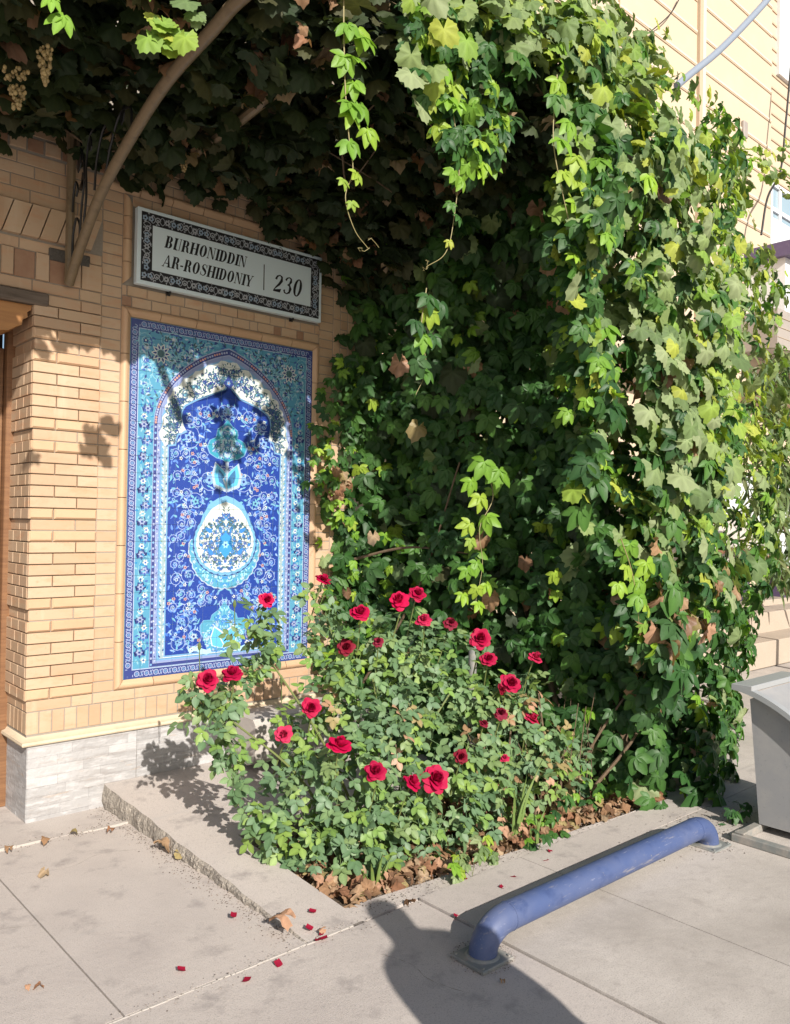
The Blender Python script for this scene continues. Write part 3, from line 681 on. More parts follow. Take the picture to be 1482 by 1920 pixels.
# bold italic Didone lettering drawn as polygons
def glyph(ch):
    G = []; w1, th = .25, .065
    def R(a, b, c, d): G.append([(a, b), (c, b), (c, d), (a, d)])
    def stem(x, w_=w1, lo=True, hi=True):
        R(x, 0, x+w_, 1)
        if lo: R(x-.07, 0, x+w_+.07, th)
        if hi: R(x-.07, 1-th, x+w_+.07, 1)
    def bowl(x, y0, y1, wd, t=w1):
        c = (y0+y1)/2; ry = (y1-y0)/2; o = [(x+wd*math.cos(a), c+ry*math.sin(a)) for a in np.linspace(-math.pi/2, math.pi/2, 11)]; i = [(x+(wd-t)*math.cos(a), c+(ry-th)*math.sin(a)) for a in np.linspace(-math.pi/2, math.pi/2, 11)]
        for k in range(10): G.append([o[k], o[k+1], i[k+1], i[k]])
    def ring(cx, rx, t=w1):
        A_ = np.linspace(0, 2*math.pi, 21); o = [(cx+rx*math.cos(a), .5+.515*math.sin(a)) for a in A_]; i = [(cx+(rx-t)*math.cos(a), .5+(.515-th)*math.sin(a)) for a in A_]
        for k in range(20): G.append([o[k], o[k+1], i[k+1], i[k]])
    def strok(pts, ws):
        p = Paint(); p.rib(pts, ws, 0); G.extend([q[0] for q in p.p])
    if ch == 'B': stem(.07); R(.25, 0, .42, th); R(.25, 1-th, .40, 1); R(.25, .48, .42, .48+th); bowl(.38, .48, 1, .30); bowl(.40, 0, .535, .33); return G, .80
    if ch == 'U': stem(.07, lo=False); stem(.62, .07, lo=False); R(.07, .3, .28, 1); o = [(.07+.31+.31*math.cos(a), .33+.345*math.sin(a)) for a in np.linspace(math.pi, 2*math.pi, 11)]; i = [(.485+.205*math.cos(a)-.0, .33+.28*math.sin(a)) for a in np.linspace(math.pi, 2*math.pi, 11)]; G.extend([[o[k], o[k+1], i[k+1], i[k]] for k in range(10)]); return G, .80
    if ch == 'R': stem(.07); R(.25, 1-th, .42, 1); R(.25, .47, .42, .47+th); bowl(.40, .47, 1, .30); strok([(.46, .49), (.58, .40), (.64, .12), (.78, .03)], [.14, .2, .2, .1]); return G, .84
    if ch == 'H': stem(.07); stem(.60); R(.25, .48, .62, .48+th); return G, .92
    if ch == 'O': ring(.42, .38); return G, .86
    if ch == 'N': R(.08, 0, .14, 1); R(-.0, 0, .24, th); R(.68, 0, .74, 1); R(.58, 1-th, .84, 1); R(-.0, 1-th, .2, 1); G.append([(.06, 1), (.30, 1), (.74, 0), (.62, 0)]); return G, .86
    if ch == 'I': stem(.07); return G, .36
    if ch == 'D': stem(.07); R(.25, 0, .40, th); R(.25, 1-th, .40, 1); bowl(.38, 0, 1, .42); return G, .86
    if ch == 'A': G.append([(.02, 0), (.085, 0), (.42, .95), (.36, 1)]); G.append([(.36, 1), (.46, 1), (.80, 0), (.56, 0)]); R(.18, .28, .62, .28+th); R(-.06, 0, .18, th); R(.46, 0, .88, th); return G, .86
    if ch == '-': R(.03, .30, .33, .42); return G, .38
    if ch == 'S':
        strok([(.62, .72), (.58, .88), (.42, .97), (.24, .93), (.17, .78), (.25, .62), (.42, .52), (.56, .40), (.60, .24), (.50, .07), (.32, .02), (.14, .10), (.08, .28)], [.03, .06, .06, .09, .17, .21, .23, .21, .16, .09, .055, .06, .03]); R(.62, .66, .66, .98); R(.05, .02, .09, .34); return G, .72
    if ch == 'Y': G.append([(.0, 1), (.25, 1), (.50, .46), (.32, .42)]); G.append([(.70, 1), (.76, 1), (.50, .42), (.42, .46)]); R(.31, 0, .52, .46); R(.22, 0, .61, th); R(-.06, 1-th, .34, 1); R(.58, 1-th, .86, 1); return G, .84
    if ch == '2': strok([(.10, .70), (.16, .88), (.34, .97), (.52, .88), (.55, .68), (.42, .46), (.20, .24), (.08, .07)], [.18, .12, .06, .13, .21, .17, .09, .05]); G.append([(.05, 0), (.60, 0), (.64, .22), (.52, .19), (.07, .10)]); return G, .72
    if ch == '3': strok([(.10, .76), (.16, .90), (.32, .97), (.48, .90), (.50, .74), (.42, .58), (.28, .53)], [.15, .10, .06, .12, .19, .12, .05]); strok([(.28, .53), (.46, .50), (.56, .32), (.52, .12), (.34, .02), (.16, .07), (.10, .22)], [.05, .11, .21, .15, .06, .09, .15]); return G, .70
    if ch == '0': ring(.36, .33, .2); return G, .74
    return G, .3
def text(st, x, z, h, wk=1., sl_=.22, tr=.05):
    for ch in st:
        G, adv = glyph(ch)
        for q in G: S_.poly([(x+(a*wk+b*sl_)*h, z+b*h) for a, b in q], INK)
        x += (adv+tr)*h*wk
    return x
def width(st, h, wk=1., tr=.05): return sum(glyph(c)[1]+tr for c in st)*h*wk
hh = .072
text('BURHONIDDIN', .162, .240, hh, (.545/width('BURHONIDDIN', hh)))
text('AR-ROSHIDONIY', .152, .128, hh, (.602/width('AR-ROSHIDONIY', hh)))
S_.rect(.838, .128, .845, .292, INK)
text('230', .905, .137, .115, .225/width('230', .115))
b = MB()
for l_, (pts, c, g_) in zip(S_.layers(), S_.p):
    b.cc = c; b.add([(SX0+x, -.0625-l_*2e-5, SZ0+z) for x, z in pts], [tuple(range(len(pts)))])
me = bpy.data.meshes.new('sign_print'); me.from_pydata(b.v, [], b.f); a = me.color_attributes.new('Col', 'FLOAT_COLOR', 'POINT'); a.data.foreach_set('color', np.hstack([np.array(b.c), np.ones((len(b.c), 1))]).astype(np.float32).ravel()); me.materials.append(m_ink)
link('sign_print', me, sg); P_ = keep
for x in (.22, 1.09):
    for z in (-1, 1):
        zc = SZ0-.008 if z < 0 else SZ1+.008
        b = MB(); b.tube([(SX0+x, .0, zc), (SX0+x, -.03, zc), (SX0+x, -.036, zc-z*.02)], .007, 6); b.box((SX0+x-.012, -.012, zc-.012), (SX0+x+.012, -.002, zc+.012)); b.build('sign_clip', m_iron, sg)
#@@PART2@@
# ------------------------------------------------------------------ pergola
def arc_pts(P, n=14):
    """smooth curve through control points (Catmull-Rom)"""
    P = [Vector(p) for p in P]; P = [2*P[0]-P[1]]+P+[2*P[-1]-P[-2]]; out = []
    for i in range(1, len(P)-2):
        for k in range(n):
            t = k/n; a, b, c, d = P[i-1:i+3]; out.append(.5*((2*b)+(c-a)*t+(2*a-5*b+4*c-d)*t*t+(3*b-a-3*c+d)*t**3))
    return out+[P[-2]]
perg = thing('pergola', (2.6, -.9, 2.9), 'tan painted pipe pergola on wall brackets carrying the vines over the niche', 'pergola')
def rib(x, low=True):
    pts = [(x, -.03, 2.87), (x, -.22, 3.06), (x, -.52, 3.28), (x, -1.09, 3.505), (x, -1.56, 3.575), (x, -1.80, 3.60), (x, -2.3, 3.56)]
    return arc_pts(pts, 8)
b = MB(); b.tube(rib(1.60), .027, 10); b.build('rib', m_pergola, perg, smooth=True)
for x in (.2,):
    b = MB(); b.tube(rib(x)[12:], .025, 8); b.build('rib', m_pergola, perg, smooth=True)
b = MB(); b.tube([(1.60, -.03, 2.87), (1.60, -.03, 3.69)], .024, 8); b.build('wall_post', m_pergola, perg, smooth=True)
b = MB(); b.tube([(1.60, -.03, 3.67), (1.60, -.5, 3.71), (1.60, -1.2, 3.72), (1.60, -1.85, 3.74)], .024, 8); b.build('top_rail', m_pergola, perg, smooth=True)
b = MB(); b.tube([(2.12, -.03, 3.60), (2.12, -.9, 3.62), (2.12, -1.85, 3.68)], .024, 8); b.build('top_rail', m_pergola, perg, smooth=True)
b = MB(); b.tube([(-1.5, -1.80, 3.68), (1.5, -1.80, 3.80), (2.24, -1.80, 3.86), (3.03, -1.80, 3.905), (3.5, -1.80, 3.86), (4.9, -1.80, 3.7)], .03, 10); b.build('front_beam', m_pergola, perg, smooth=True)
b = MB(); b.tube([(2.96, -.1, 3.60), (2.96, -.6, 3.75), (2.96, -1.8, 3.98)], .024, 8); b.build('top_rail', m_pergola, perg, smooth=True)
b = MB(); b.box((1.50, -.012, 2.985), (1.72, .01, 3.05), .004); b.build('bracket_plate', m_plate, perg)
# wrought scrolls between post and rib
def scroll(P, r=.006): b_ = MB(); b_.tube(arc_pts([(1.60, y, z) for y, z in P], 6), r, 6); b_.build('iron_scroll', m_iron, perg, smooth=True)
scroll([(-.07, 3.0), (-.075, 3.12), (-.12, 3.20), (-.17, 3.14), (-.155, 3.05), (-.115, 3.03)])
scroll([(-.17, 3.08), (-.19, 3.25), (-.22, 3.38), (-.20, 3.5), (-.16, 3.56)]); scroll([(-.21, 3.10), (-.25, 3.28), (-.24, 3.45), (-.28, 3.58), (-.36, 3.62)])
scroll([(-.06, 3.25), (-.07, 3.34), (-.10, 3.40), (-.13, 3.36), (-.11, 3.32)]); scroll([(-.36, 3.28), (-.38, 3.42), (-.45, 3.55), (-.54, 3.57), (-.58, 3.48), (-.53, 3.42)]); scroll([(-.50, 3.32), (-.56, 3.45), (-.66, 3.56), (-.78, 3.55), (-.8, 3.46)])
for (y, z, a) in ((-.13, 3.44, .4), (-.22, 3.33, -.3), (-.15, 3.34, 1.2), (-.30, 3.5, -.2), (-.68, 3.5, .3)):
    b = MB(); P = [(0, 0), (.02, .02), (.024, .055), (0, .10), (-.018, .055), (-.016, .02)]
    b.prism([(y+p*math.cos(a)-q*math.sin(a), z+p*math.sin(a)+q*math.cos(a)) for p, q in P], 0, 1.597, 1.603); b.build('iron_leaf', m_iron, perg)
b = MB(); b.tube([(3.52, -1.25, -.03), (3.52, -1.25, .95)], .024, 10); b.build('post', m_steel, perg, smooth=True)

# ------------------------------------------------------------------ leaves
def leaflet(L_=1., wd=.5, droop=.25, fold=.25, teeth=5, tipw=.8, oval=False):
    ts = np.linspace(0, 1, teeth+2); V = []; F = []
    for i, t in enumerate(ts):
        hw = wd/2*math.sin(math.pi*min(1, t**tipw))**.8*(1.0 if i % 2 else .90) if not oval else wd/2*math.sin(math.pi*min(1, t**tipw))**.85
        z = -droop*t*t
        if i in (0, len(ts)-1): V.append((0, t*L_, z))
        else: V += [(0, t*L_, z), (hw, t*L_+(0 if oval else .03*L_), z+fold*hw), (-hw, t*L_+(0 if oval else .03*L_), z+fold*hw)]
    mid = [0]+[1+3*k for k in range(teeth)]+[1+3*teeth]
    for k in range(teeth+1):
        a, b = mid[k], mid[k+1]; first, last = k == 0, k == teeth
        if first: F += [(a, b+1, b), (a, b, b+2)]
        elif last: F += [(a, a+1, b), (a, b, a+2)]
        else: F += [(a, a+1, b+1), (a, b+1, b), (a, b, b+2), (a, b+2, a+2)]
    sh = np.zeros(len(V)); sh[mid] = 1
    return np.array(V), np.array(F), sh
def merge(parts):
    V = []; F = []; S = []; o = 0
    for v, f, s in parts: V.append(v); F.append(f+o); S.append(s); o += len(v)
    return np.vstack(V), np.vstack(F), np.concatenate(S)
def rotz(v, a, tilt=0., off=(0, 0, 0)):
    c, s = math.cos(tilt), math.sin(tilt); v = np.stack([v[:, 0], v[:, 1]*c+v[:, 2]*s*0, v[:, 2]*c-v[:, 1]*s], 1)
    c, s = math.cos(a), math.sin(a); return np.stack([v[:, 0]*c-v[:, 1]*s, v[:, 0]*s+v[:, 1]*c, v[:, 2]], 1)+np.array(off)
def creeper_leaf(seed):
    r = random.Random(seed); P = []
    for a, s in ((0, 1), (.78, .92), (-.78, .92), (1.75, .66), (-1.75, .66)):
        v, f, sh = leaflet(s*r.uniform(.92, 1.08), .60*s, r.uniform(.12, .40), r.uniform(.12, .4), 5); P.append((rotz(v, a+r.uniform(-.12, .12), r.uniform(.05, .35)), f, sh))
    v, f, s = merge(P); return v*.62, f, s
def grape_leaf(seed, curl=.25, n=30, dry=False):
    r = random.Random(seed); V = [(0, 0, 0)]; S = [1.]
    th = np.linspace(-2.75, 2.75, n); lob = [(0, 1.), (.95, .88), (-.95, .88), (1.85, .66), (-1.85, .66)]
    jit = [r.uniform(.92, 1.08) for _ in lob]; ph = r.uniform(0, 6)
    for ring in (.5, 1):
        for i, t in enumerate(th):
            q = max(l*j*(1-.30*min(1, abs(t-a)/.6)**1.3) for (a, l), j in zip(lob, jit)); q = max(q, .62)
            q *= (1+.055*(-1)**i) if ring == 1 else 1
            rr = q*ring; x, y = rr*math.sin(t)*.98, rr*math.cos(t)
            vein = math.cos(t*6.4/.95*.5*2)
            z = -curl*rr*rr+.05*ring*math.cos(t*3+ph)+.05*ring*vein
            if dry: z += .35*ring*math.sin(t*2.3+ph)*ring+.12*r.uniform(-1, 1)*ring; x *= 1-.25*ring*ring*abs(math.sin(ph)); 
            V.append((x, y, z)); S.append(max(0, vein)*.8 if ring < 1 else .15)
    F = []
    for i in range(n-1):
        F += [(0, 2+i, 1+i), (1+i, 2+i, 1+n+i), (2+i, 2+n+i, 1+n+i)]
    return np.array(V)*.62, np.array(F), np.array(S)
def rose_leaf(seed, k=5):
    r = random.Random(seed); P = []
    for (y, a, s) in ((.66, 0, .40), (.56, 1.15, .36), (.56, -1.15, .36), (.20, 1.25, .31), (.20, -1.25, .31))[:k]:
        v, f, sh = leaflet(s, s*.66, r.uniform(.02, .12)*s*2, r.uniform(.05, .3), 6, .88, True); P.append((rotz(v, a+r.uniform(-.2, .2), r.uniform(-.3, .35), (0, y, -.08*y)), f, sh))
    v = np.array([(-.008, 0, 0), (.008, 0, 0), (.006, .64, -.05), (-.006, .64, -.05)]); P.append((v, np.array([(0, 1, 2), (0, 2, 3)]), np.ones(4)))
    return merge(P)
def lance_leaf(seed):
    r = random.Random(seed); v, f, s = leaflet(1, .17, r.uniform(.3, .7), .3, 5, .9); return v, f, s
LIB = {'creeper': [creeper_leaf(i) for i in range(9)], 'grape': [grape_leaf(i, c) for i, c in enumerate((.1, .3, .5, .2, .75, .4, -.15, .6))], 'rose': [rose_leaf(i, 5 if i < 4 else 3) for i in range(6)],
       'lance': [lance_leaf(i) for i in range(4)], 'dry': [grape_leaf(20+i, .35, 24, True) for i in range(6)]}
PAL = {  # linear base colours
 'creeper': [(.032, .092, .022), (.042, .11, .026), (.052, .13, .028), (.03, .082, .026), (.066, .155, .03), (.046, .105, .034)],
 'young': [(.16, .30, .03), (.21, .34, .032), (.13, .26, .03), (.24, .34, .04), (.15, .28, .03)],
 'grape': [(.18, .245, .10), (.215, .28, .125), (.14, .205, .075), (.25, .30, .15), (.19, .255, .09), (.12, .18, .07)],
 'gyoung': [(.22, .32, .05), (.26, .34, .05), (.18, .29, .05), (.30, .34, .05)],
 'shade': [(.035, .052, .022), (.045, .062, .026), (.03, .05, .022), (.06, .062, .026), (.028, .045, .02)],  # same grape leaves darkened: canopy shade is put into the colour
 'brown': [(.25, .145, .08), (.31, .20, .12), (.17, .095, .055), (.36, .26, .165), (.25, .125, .07)],
 'pink': [(.38, .22, .14), (.33, .20, .11), (.28, .22, .10)],
 'rose': [(.105, .18, .08), (.13, .21, .092), (.09, .16, .075), (.145, .225, .098), (.11, .185, .095), (.165, .235, .092)],
 'rlime': [(.15, .25, .06), (.18, .27, .06)],
 'lance': [(.07, .11, .035), (.09, .13, .04), (.06, .10, .035), (.12, .14, .05)],
}
def unit(a): return a/np.maximum(np.linalg.norm(a, axis=-1, keepdims=True), 1e-9)
def frames(N_, T_):
    Y = unit(T_-N_*np.sum(T_*N_, 1, keepdims=True)); X = np.cross(Y, N_); return np.stack([X, Y, N_], 2)
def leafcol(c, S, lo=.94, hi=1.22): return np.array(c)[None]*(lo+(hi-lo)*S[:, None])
LM = {}
class Foliage:
    def __init__(s): s.rows = []                     # (lib, palette, pos, normal, tip, scale, weight)
    def add(s, lib, pal, P, N_, T_, sc_, wgt=1.):
        n = len(P); s.rows.append((lib, pal, np.asarray(P), unit(np.asarray(N_)), np.asarray(T_), np.broadcast_to(sc_, (n,)), np.broadcast_to(wgt, (n,))))
    def build(s, parent, leafname, stuffname, material, nobj=300):
        items = []
        for lib, pal, P, N_, T_, sc_, wg in s.rows:
            R_ = frames(N_, T_)
            for i in range(len(P)):
                p = pal[rng.integers(len(pal))] if isinstance(pal, (list, tuple)) else pal
                items.append((lib, p, int(rng.integers(len(LIB[lib]))), int(rng.integers(len(PAL[p]))), P[i], R_[i], float(sc_[i]), float(wg[i])))
        if not items: return
        Q = np.array([it[4] for it in items]); px, py, d = proj(Q); sc_ = np.array([it[6] for it in items]); wg = np.array([it[7] for it in items])
        vis = (px > 0) & (px < W) & (py > 0) & (py < H) & (d > .3)
        fac = np.array([abs(it[5][:, 2]@unit(CC-it[4])) for it in items])
        order = np.argsort(-(sc_/np.maximum(d, .3)*wg*(.4+fac)*np.where(vis, 1, .001)))
        top = set(order[:nobj].tolist()) if nobj else set()
        V = []; F = []; C = []; o = 0
        for i, (lib, p, ti, ci, pos, R_, sc1, _) in enumerate(items):
            v, f, S = LIB[lib][ti]
            if i in top:
                key = (lib, ti, p, ci, material.name)
                if key not in LM: LM[key] = npmesh(leafname, v, f, leafcol(PAL[p][ci], S), material)
                M = Matrix([[*(R_[0]*sc1), pos[0]], [*(R_[1]*sc1), pos[1]], [*(R_[2]*sc1), pos[2]], [0, 0, 0, 1]])
                link('dry_leaf' if p in ('brown', 'pink') else leafname, LM[key], parent, M=M)
            else:
                V.append(v@R_.T*sc1+pos); F.append(f+o); C.append(leafcol(PAL[p][ci], S)*rng.uniform(.85, 1.15)); o += len(v)
        if V:
            ob = link(stuffname, npmesh(stuffname, np.vstack(V), np.vstack(F), np.vstack(C), material), parent); ob['kind'] = 'stuff'
def noise1(a, s): return np.sin(a*1.7+s)+.6*np.sin(a*3.9+s*2.3)+.35*np.sin(a*8.1+s*1.1)
def inpoly(px, py, poly):
    px, py = np.asarray(px), np.asarray(py); r = np.zeros(px.shape, bool); n = len(poly)
    for i in range(n):
        (x0, y0), (x1, y1) = poly[i], poly[(i+1) % n]
        with np.errstate(divide='ignore', invalid='ignore'): r ^= ((y0 > py) != (y1 > py)) & (px < (x1-x0)*(py-y0)/(y1-y0+1e-12)+x0)
    return r
def rays(px, py): return FPX*CF[None]+(px-W/2)[:, None]*CR[None]-(py-H/2)[:, None]*CU[None]
def jitter(v, n, a): return unit(np.asarray(v)[None]+rng.normal(0, a, (n, 3)))
SUNV = unit(np.array([-KX, -KY, 1.]))

# the hanging front curtain and the dark side behind it
FRONT = [(775, -160), (790, -20), (800, 60), (960, 70), (1030, 150), (1052, 300), (1040, 480), (1062, 650), (1085, 850), (1128, 1050), (1175, 1250), (1215, 1420), (1238, 1535), (1392, 1542), (1405, 1400), (1396, 1300), (1420, 1150), (1452, 1000), (1474, 850), (1470, 700), (1452, 500), (1398, 330), (1338, 215), (1298, 140), (1235, 95), (1185, 65), (1128, 0), (1100, -160)]
def front_points(n, back):
    px = rng.uniform(770, 1480, n*3); py = rng.uniform(-160, 1545, n*3); k = inpoly(px, py, FRONT); px, py = px[k][:n], py[k][:n]
    redge = np.interp(py, [-160, 0, 65, 95, 140, 215, 330, 500, 700, 850, 1000, 1150, 1300, 1400, 1542], [1100, 1128, 1185, 1235, 1298, 1338, 1398, 1452, 1470, 1474, 1452, 1420, 1396, 1405, 1392])
    ledge = np.interp(py, [-160, 60, 150, 300, 480, 650, 850, 1050, 1250, 1420, 1535], [775, 800, 1030, 1052, 1040, 1062, 1085, 1128, 1175, 1215, 1238])
    Y = -1.98-.10*noise1(px/70, 1.)*.5-.09*noise1(py/110+px/160, 2.)*.5
    Y = Y-np.interp(py, [0, 300, 900, 1540], [-.16, .12, .10, .05])
    e = np.clip((px-(redge-130))/130, 0, 1); Y = Y+.75*e**2; l = np.clip((ledge+60-px)/60, 0, 1); Y = Y+.18*l**2
    top_ = np.clip((-py+60)/220, 0, 1); Y = Y+.9*top_**1.3
    Y = Y+back; d = rays(px, py); P = CC+d*((Y-CC[1])/d[:, 1])[:, None]
    Nn = np.stack([-.12+.9*e-.5*l, -np.ones_like(px)*.95, .35+.8*top_], 1)
    return px, py, P, Nn
DOWN = np.array([0, 0, -1.])
creeper = thing('creeper_vine', (4.3, -1.9, 0), 'thick glossy five-leaved creeper curtain hanging from pergola down to the bed beside the rose bush', 'creeper')
grapev = thing('grape_vine', (4.25, -1.6, 0), 'grape vine with pale dusty leaves covering the pergola roof and the upper right curtain', 'grape vine')
FC, FG = Foliage(), Foliage()
for layer, (n, back, wg) in enumerate(((2800, -.03, 1.), (2400, .12, .6), (1500, .34, .25), (1300, .58, .1))):
    px, py, P, Nn = front_points(n, back)
    gap = np.sin(px/19.+1.1*np.sin(py/70.))+.8*np.sin(px/43.+py/210.)+.7*np.sin(py/47.+px/90.)+.5*np.sin(py/23.-px/31.)
    kp = gap+rng.normal(0, .25, len(px)) > {0: -.35, 1: -1.0}.get(layer, -9); px, py, P, Nn, gap = px[kp], py[kp], P[kp], Nn[kp], gap[kp]
    P[:, 1] -= .05*np.clip(gap, -1, 2)
    n = len(px); P = P+rng.normal(0, .035, (n, 3)); Nn = unit(unit(Nn)+rng.normal(0, .38, (n, 3))); T_ = unit(DOWN[None]+rng.normal(0, .35, (n, 3))+np.array([0, -.25, 0]))
    u = rng.uniform(0, 1, n); strand = (np.sin(px/23.+.6*np.sin(py/90.))+.6*np.sin(px/51.+py/300.))
    patch = np.sin(px/61.+py/83.)+np.sin(px/37.-py/120.+1.)
    ledge = np.interp(py, [-160, 60, 150, 300, 480, 650, 850, 1050, 1250, 1420, 1535], [775, 800, 1030, 1052, 1040, 1062, 1085, 1128, 1175, 1215, 1238])
    pg = np.interp(py, [0, 250, 700, 950, 1080, 1200], [.72, .70, .74, .62, .25, .04])*np.where(px < ledge+75, .28, 1)+.18*(patch > .6)-.25*(strand > .9)
    isg = u < pg
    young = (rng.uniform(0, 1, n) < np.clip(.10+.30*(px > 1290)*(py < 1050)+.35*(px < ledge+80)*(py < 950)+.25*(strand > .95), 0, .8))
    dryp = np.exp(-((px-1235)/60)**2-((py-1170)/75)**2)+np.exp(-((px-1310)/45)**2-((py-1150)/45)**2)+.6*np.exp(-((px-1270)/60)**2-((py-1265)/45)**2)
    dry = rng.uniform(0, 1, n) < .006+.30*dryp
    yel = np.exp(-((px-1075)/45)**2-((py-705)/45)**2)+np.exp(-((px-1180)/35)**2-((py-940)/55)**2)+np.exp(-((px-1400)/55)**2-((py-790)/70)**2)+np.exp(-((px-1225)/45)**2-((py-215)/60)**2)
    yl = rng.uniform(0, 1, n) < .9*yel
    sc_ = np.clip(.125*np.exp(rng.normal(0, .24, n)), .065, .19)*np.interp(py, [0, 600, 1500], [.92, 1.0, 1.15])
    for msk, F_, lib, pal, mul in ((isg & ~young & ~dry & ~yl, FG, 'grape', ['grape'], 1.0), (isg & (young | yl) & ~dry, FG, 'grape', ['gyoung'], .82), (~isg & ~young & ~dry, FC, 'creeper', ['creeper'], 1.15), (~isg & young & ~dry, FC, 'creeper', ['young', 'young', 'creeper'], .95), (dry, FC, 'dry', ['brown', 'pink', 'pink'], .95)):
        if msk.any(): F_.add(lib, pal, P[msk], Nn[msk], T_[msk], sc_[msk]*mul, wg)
# stray shoots on the right outline
def shoot(F_, lib, pals, pts, n, size, sp=.04):
    c = arc_pts(pts, 10); c = np.array([tuple(q) for q in c]); t = rng.uniform(0, len(c)-1.01, n); i = t.astype(int); P = c[i]+(c[i+1]-c[i])*(t-i)[:, None]+rng.normal(0, sp, (n, 3))
    F_.add(lib, pals, P, jitter((-.2, -.8, .5), n, .4), jitter((0, -.2, -1), n, .5), rng.uniform(.7, 1.15, n)*size)
    return c
for pts, n in (([(1395, 300), (1430, 305), (1470, 340), (1500, 365)], 34), ([(1385, 290), (1440, 285), (1490, 275)], 16), ([(1440, 490), (1470, 520), (1490, 555)], 10), ([(1435, 620), (1455, 590)], 5), ([(1230, 95), (1250, 70)], 8), ([(1430, 830), (1470, 850), (1490, 890)], 16), ([(1430, 950), (1470, 965)], 10)):
    shoot(FG, 'grape', ['gyoung', 'grape'], [tuple(aty(x, y, -1.55)) for x, y in pts], n, .085)
# dark side of the vine between wall and front
SIDE = [(600, 480), (645, 430), (700, 300), (760, -20), (960, 60), (1050, 200), (1062, 480), (1082, 700), (1110, 900), (1150, 1080), (1200, 1280), (1225, 1500), (960, 1480), (700, 1380), (600, 1290), (592, 1130), (600, 1000), (606, 850), (600, 720), (640, 640)]
p0 = np.array([3.50, 0, 0]); pn = unit(np.cross(np.array([4.15-3.50, -1.85, 0]), [0, 0, 1.])); pn = -pn if pn[0] > 0 else pn
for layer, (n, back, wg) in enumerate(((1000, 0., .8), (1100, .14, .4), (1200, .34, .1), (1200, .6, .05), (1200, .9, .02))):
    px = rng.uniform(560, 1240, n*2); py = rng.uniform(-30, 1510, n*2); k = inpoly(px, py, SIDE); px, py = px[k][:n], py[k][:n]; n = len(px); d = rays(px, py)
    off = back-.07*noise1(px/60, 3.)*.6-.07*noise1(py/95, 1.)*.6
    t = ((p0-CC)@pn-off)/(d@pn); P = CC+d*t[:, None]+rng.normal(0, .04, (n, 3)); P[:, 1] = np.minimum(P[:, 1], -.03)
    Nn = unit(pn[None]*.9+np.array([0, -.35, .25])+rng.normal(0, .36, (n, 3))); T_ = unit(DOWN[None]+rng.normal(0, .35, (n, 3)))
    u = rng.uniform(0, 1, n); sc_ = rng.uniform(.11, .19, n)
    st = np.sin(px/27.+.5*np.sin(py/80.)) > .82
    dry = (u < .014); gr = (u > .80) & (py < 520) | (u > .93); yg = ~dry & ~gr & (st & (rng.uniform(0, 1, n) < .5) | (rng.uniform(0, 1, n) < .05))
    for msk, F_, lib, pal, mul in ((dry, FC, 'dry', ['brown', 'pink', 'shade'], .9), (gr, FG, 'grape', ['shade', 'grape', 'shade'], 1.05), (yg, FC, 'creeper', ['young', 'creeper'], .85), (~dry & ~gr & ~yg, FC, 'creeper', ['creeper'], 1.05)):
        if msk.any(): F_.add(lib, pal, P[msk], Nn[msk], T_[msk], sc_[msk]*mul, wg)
# creeper spreading over the right edge of the wall
n = 150; z = rng.uniform(.55, 2.75, n); xx = 3.38+.16*rng.uniform(-1, 1, n)-.10*np.exp(-((z-2.1)/.35)**2)+.10*np.exp(-((z-1.25)/.35)**2)
P = np.stack([xx, -.06-rng.uniform(0, .16, n), z], 1); FC.add('creeper', ['creeper', 'creeper', 'young'], P, jitter((-.35, -.8, .35), n, .35), jitter((-.1, 0, -1), n, .4), rng.uniform(.07, .11, n), 1.)
n = 14; P = np.stack([rng.uniform(3.27, 3.5, n), -.10-rng.uniform(0, .1, n), rng.uniform(1.78, 1.98, n)], 1); FC.add('dry', ['pink', 'brown'], P, jitter((-.3, -.9, .2), n, .3), jitter((0, 0, -1), n, .3), .085, 1.2)
for (x, y, s_) in ((785, 800, .16), (545, 120, 0), (920, 1120, .14), (905, 1010, .12), (650, 1110, .08), (700, 1005, .10), (750, 680, .16), (1010, 390, .15), (1030, 490, .14), (985, 1050, .11)):
    if not s_: continue
    d = ray(x, y); t = ((p0-CC)@pn+.16)/(d@pn); FC.add('dry', ['pink' if s_ > .13 else 'brown'], (CC+d*t)[None], jitter((-.5, -.8, .3), 1, .2), jitter((0, 0, -1), 1, .2), s_, 3.)
# roof: leaves and their undersides
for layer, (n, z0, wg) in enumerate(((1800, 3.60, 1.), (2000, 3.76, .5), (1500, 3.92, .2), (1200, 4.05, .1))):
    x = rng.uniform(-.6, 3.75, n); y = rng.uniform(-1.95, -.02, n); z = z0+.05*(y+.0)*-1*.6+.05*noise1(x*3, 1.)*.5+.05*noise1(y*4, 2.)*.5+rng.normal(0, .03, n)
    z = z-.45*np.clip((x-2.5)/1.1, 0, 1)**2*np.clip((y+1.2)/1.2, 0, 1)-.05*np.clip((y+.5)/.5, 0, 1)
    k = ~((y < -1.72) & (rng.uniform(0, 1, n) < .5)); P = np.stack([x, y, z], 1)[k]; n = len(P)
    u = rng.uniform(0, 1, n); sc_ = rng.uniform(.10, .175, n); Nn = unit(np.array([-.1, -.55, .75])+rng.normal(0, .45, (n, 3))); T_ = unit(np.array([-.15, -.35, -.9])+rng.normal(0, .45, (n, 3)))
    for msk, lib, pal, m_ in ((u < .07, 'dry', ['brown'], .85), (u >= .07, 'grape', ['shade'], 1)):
        FG.add(lib, pal, P[msk], Nn[msk], T_[msk], sc_[msk]*m_, wg)
